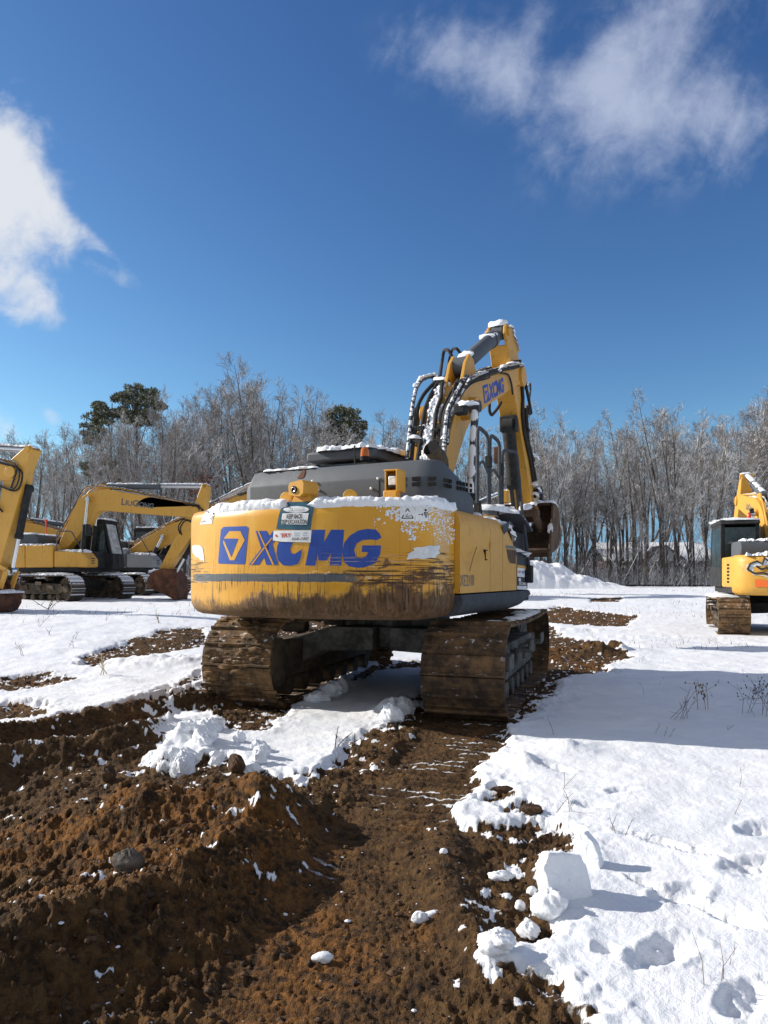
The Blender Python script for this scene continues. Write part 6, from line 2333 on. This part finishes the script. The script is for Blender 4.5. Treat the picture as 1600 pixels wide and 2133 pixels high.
# the big broken slab and its companions at the edge of the rut
def slab(px, py, w, h, t, lean, turn, label, seed):
    z = 0.0
    for _ in range(4):
        x, y = gpx(px, py, z)
        z = gz(x, y)
    # outline of the broken plate (across, up), worn edge profile (scale, depth)
    out = {3: [(-.5, .18), (-.5, .42), (-.53, .78), (-.36, 1.0), (-.1, .98), (.36, .86), (.46, .6), (.5, .1), (.5, -.08), (-.25, -.06)],
           9: [(-.5, -.1), (-.46, .5), (-.4, .95), (-.1, 1.0), (.3, .7), (.46, .3), (.5, -.1)]}[seed]
    ring = []
    for i in range(len(out)):
        a_, b_ = Vector(out[i]), Vector(out[(i + 1) % len(out)])
        for k in range(9):
            ring.append(a_.lerp(b_, k / 9))
    cen = Vector((0, .42))
    ns = np.arange(len(ring))
    mb = MB()
    rows = []
    for q, (sc_, dep) in enumerate(((.02, -.5), (.3, -.5), (.6, -.5), (.85, -.5), (.96, -.48), (.99, -.4), (1, -.2), (1, .2), (.985, .42), (.9, .5), (.5, .5), (.02, .5))):
        j1 = 1 + .05 * fbm(ns * .55, ns * 0 + q * .4 + seed, 4, seed) + .03 * fbm(ns * 1.7, ns * 0 + q * .8, 3, seed + 3)
        j2 = .06 * fbm(ns * .4 * sc_ + 3, ns * 0 + q * .7 + seed, 4, seed + 1)
        rows.append([((cen.x + (p.x - cen.x) * sc_ * float(a)) * w, (dep + float(b)) * t, (cen.y + (p.y - cen.y) * sc_ * float(a)) * h) for p, a, b in zip(ring, j1, j2)])
    mb.grid(rows, True)
    o = mb.build('snow_slab', 'snow', None, smooth=60)
    o.location = (x, y, z - .02)
    o.rotation_euler = (lean, 0, turn)
    return tag(o, label, 'snow slab')


slab(1184, 1868, .215, .205, .065, R(-16), R(22), 'thick upright slab of broken snow, the biggest by the rut', 3)
slab(1224, 1800, .14, .165, .06, R(-8), R(-35), 'narrow snow slab standing just behind the biggest slab', 9)
chunk(1150, 1925, .155, .12, .13, 'rounded snow lump with brown grass on it, in front of the biggest slab', 5, 'dirty_snow', .45)
chunk(1040, 1985, .13, .09, .11, 'knobbly snow clod at the rut edge, left of the slab', 6, 'dirty_snow', .6)
chunk(1105, 1955, .1, .07, .09, 'small snow lump between the knobbly clod and the rounded lump', 7, 'snow', .5)
chunk(670, 2006, .085, .04, .05, 'single flat white piece of ice lying on the earth in the foreground', 8, 'snow', .4)
chunk(875, 1924, .075, .05, .05, 'ragged white snow scrap in the middle of the dirt', 9, 'dirty_snow', .6)
chunk(900, 1908, .06, .03, .04, 'thin snow sliver beside the scrap in the middle of the dirt', 10, 'snow', .5)
chunk(1045, 1848, .12, .05, .06, 'long snow scrap lying on dark earth left of the slab', 11, 'snow', .5)
chunk(925, 1778, .04, .03, .03, 'small bright snow crumb at the right edge of the track bed', 12, 'snow', .4)
chunk(1085, 1900, .05, .05, .04, 'small snow ball under the rounded lump', 13, 'snow', .3)
chunk(1110, 1868, .05, .05, .04, 'small snow ball left of the slab foot', 14, 'snow', .3)
rq = random.Random(21)
for i in range(34):
    px_, py_ = rq.uniform(325, 545), rq.uniform(1515, 1598)
    if py_ < 1600 - (px_ - 300) * .9 and px_ < 380 or (px_ > 470 and py_ < 1545):
        continue
    w_ = rq.uniform(.05, .17) * (1.2 if 370 < px_ < 450 else .75)
    chunk(px_, py_, w_, w_ * rq.uniform(.8, 1.3), w_ * .9, 'lumpy block in the pile of broken snow between the two ruts', 200 + i, 'snow', .7, 'broken snow between the ruts', up=.2)
for i, (px_, py_, w_, h_) in enumerate(((690, 1450, .26, .2), (712, 1438, .14, .22), (660, 1462, .3, .12), (815, 1490, .22, .2), (835, 1478, .26, .22))):
    chunk(px_, py_, w_, h_, w_ * .8, 'broken snow block lying between the crawlers of the big excavator', 30 + i, 'snow', .6, 'snow blocks under the machine')
mat('clod', (.06, .035, .018), .95, build=b_rough((.03, .017, .01), (.12, .06, .025), 7, .8, .02))
mat('stone', (.09, .08, .07), .9, build=b_rough((.06, .05, .042), (.15, .13, .11), 6, .5, .01))
chunk(492, 1612, .13, .14, .12, 'dark upright clod of earth on the crest of the mound', 41, 'clod', .5, None, 'earth_clod', cat='clod')
chunk(222, 1630, .1, .13, .1, 'reddish earth clod at the left end of the mound', 42, 'clod', .5, None, 'earth_clod', cat='clod')
chunk(262, 1805, .14, .13, .1, 'grey angular stone on the slope at the left', 43, 'stone', .45, None, 'stone', cat='stone')
chunk(185, 1478, .16, .12, .14, 'dark clod standing on the snow left of the near crawler', 44, 'clod', .6, None, 'earth_clod', cat='clod')
chunk(1110, 1700, .12, .07, .08, 'torn clump of earth on the snow right of the track bed', 45, 'clod', .7, None, 'earth_clod', cat='clod')
chunk(1045, 1656, .14, .05, .06, 'flat broken branch-like clod on the snow by the right rut edge', 46, 'clod', .5, None, 'earth_clod', cat='clod')
rc = random.Random(12)
cm, sm_, pb_ = MB(), MB(), MB()


def scatter(mb, n, r0, r1):
    y = 2.0 + 4.5 * np.array([rc.random() for _ in range(n)]) ** 1.4
    x = np.array([rc.uniform(-.58, .3) for _ in range(n)]) * y
    z, d, _, bed = ground_eval(x, y)
    for i in range(n):
        if d[i] < .6 or rc.random() < bed[i] * .6:
            continue
        r = r0 * (r1 / r0) ** (rc.random() ** 2.5)
        b = len(mb.v)
        mb.ball((x[i], y[i], float(z[i]) + r * .25), r, 8, (rc.uniform(.8, 1.6), rc.uniform(.7, 1.3), rc.uniform(.5, .9)))
        for k in range(b, len(mb.v)):
            mb.v[k] = tuple(q + rc.uniform(-.18, .18) * r for q in mb.v[k])


scatter(cm, 2200, .003, .016)
tag(cm.build('earth_crumbs', 'clod', None, smooth=70), 'loose crumbs of earth strewn over the churned ground', 'earth crumbs', kind='stuff')
scatter(sm_, 170, .0025, .011)
tag(sm_.build('snow_crumbs', 'snow', None, smooth=70), 'white crumbs of snow scattered on the earth', 'snow crumbs', kind='stuff')

# weeds, twigs and stubble
mat('dry_stem', (.2, .13, .07), .9, build=b_rough((.1, .06, .035), (.26, .17, .1), 9, .1))
mat('dark_stem', (.05, .035, .025), .9)
mat('pale_stem', (.45, .38, .28), .9)


def weed(px, py, h, n, label, seed, mtl='dry_stem', spread=.35, branch=3, group=None, heads=False, r=.0035):
    rn = random.Random(seed)
    z = 0.0
    for _ in range(4):
        x, y = gpx(px, py, z)
        z = gz(x, y)
    mb = MB()
    for k in range(n):
        b = Vector((rn.uniform(-.04, .04) * n ** .5, rn.uniform(-.04, .04) * n ** .5, -.02))
        t = Vector((rn.gauss(0, spread) * h, rn.gauss(0, spread) * h, h * rn.uniform(.6, 1)))
        m = b.lerp(t, .5) + Vector((rn.gauss(0, .06) * h, rn.gauss(0, .06) * h, .03 * h))
        mb.tube([b, m, t], [r, r * .8, r * .5], 4)
        for q in range(branch):
            f = rn.uniform(.35, .95)
            p = b.lerp(t, f)
            e = p + Vector((rn.gauss(0, .16) * h, rn.gauss(0, .16) * h, rn.uniform(.05, .22) * h))
            mb.tube([p, e], [r * .7, r * .4], 3)
            if heads:
                mb.ball(tuple(e), r * 3.2, 5, (1, 1, 1.6))
    o = mb.build('dry_weed', mtl, None, smooth=0)
    o.location = (x, y, z)
    return tag(o, label, 'weed', group)


weed(1528, 2053, .19, 1, 'single reddish dry stalk in the lower right snow', 1, branch=2, spread=.12, r=.0016)
weed(1490, 2050, .15, 2, 'pair of leaning dry stalks left of the single reddish one', 2, branch=1, spread=.3, r=.0014)
weed(1462, 1478, .28, 3, 'dark weed with curled withered leaves in the shaded snow', 3, 'dry_stem', .16, 6, None, True, .003)
weed(1578, 1490, .42, 8, 'bushy dark weed at the right edge in the shadow', 4, 'dark_stem', .22, 5, None, True, .0022)
weed(1420, 1500, .3, 6, 'thin dark stems in the shadow, left of the withered weed', 5, 'dark_stem', .3, 3, None, False, .0022)
weed(216, 1405, .3, 3, 'pale straw-coloured stalk between the dirt streaks at the left', 6, 'pale_stem', .2, 4, None, False, .007)
weed(742, 1572, .2, 2, 'dark forked twig on the left bank of the track bed', 7, 'dark_stem', .2, 3, None, False, .006)
weed(706, 1555, .16, 2, 'leaning twig beside the forked twig', 8, 'dark_stem', .6, 2, None, False, .005)
weed(105, 1268, .5, 5, 'dark tuft in front of the leftmost bucket', 9, 'dark_stem', .4, 2, None, False, .01)
weed(330, 1290, .3, 3, 'brown tuft on the snow before the lettered excavator', 10, 'dry_stem', .25, 2, None, False, .006)
rw = random.Random(9)
for i in range(34):
    px_, py_ = rw.uniform(1120, 1600), rw.choice((rw.uniform(1320, 1470), rw.uniform(1420, 1600), rw.uniform(1600, 1760)))
    weed(px_, py_, rw.uniform(.05, .17), rw.choice((1, 1, 2, 3)), 'one of the thin dry weed stems poking through the snow at the right', 60 + i, 'dry_stem' if i % 2 else 'dark_stem', .3, 2, 'weed stems in the snow', False, .0018)
for i in range(14):
    px_, py_ = rw.uniform(0, 420), rw.uniform(1265, 1330)
    weed(px_, py_, rw.uniform(.1, .25), 2, 'one of the small dark stems in the snow at the left', 130 + i, 'dark_stem', .4, 2, 'weed stems at the left', False, .004)
gs = MB()
for k in range(5200):
    y = 13 + 36 * rw.random()
    x = rw.uniform(-.1, .62) * y if rw.random() < .75 else rw.uniform(-.6, 0) * y
    if vnoise(np.array(x * .35), np.array(y * .35), 95) < .5:
        continue
    z = float(terrain(np.array(x), np.array(y))) + .03
    h = rw.uniform(.04, .2)
    a = rw.uniform(0, 6.28)
    d = Vector((math.cos(a), math.sin(a), 0)) * rw.uniform(.004, .008)
    t = Vector((x + rw.gauss(0, .07), y + rw.gauss(0, .07), z + h))
    p = Vector((x, y, z))
    gs.add([p - d, p + d, t], [(0, 1, 2)])
tag(gs.build('grass_stubble', 'dry_stem', None, smooth=0), 'sparse dry grass stubble showing through the far snow', 'grass', kind='stuff')
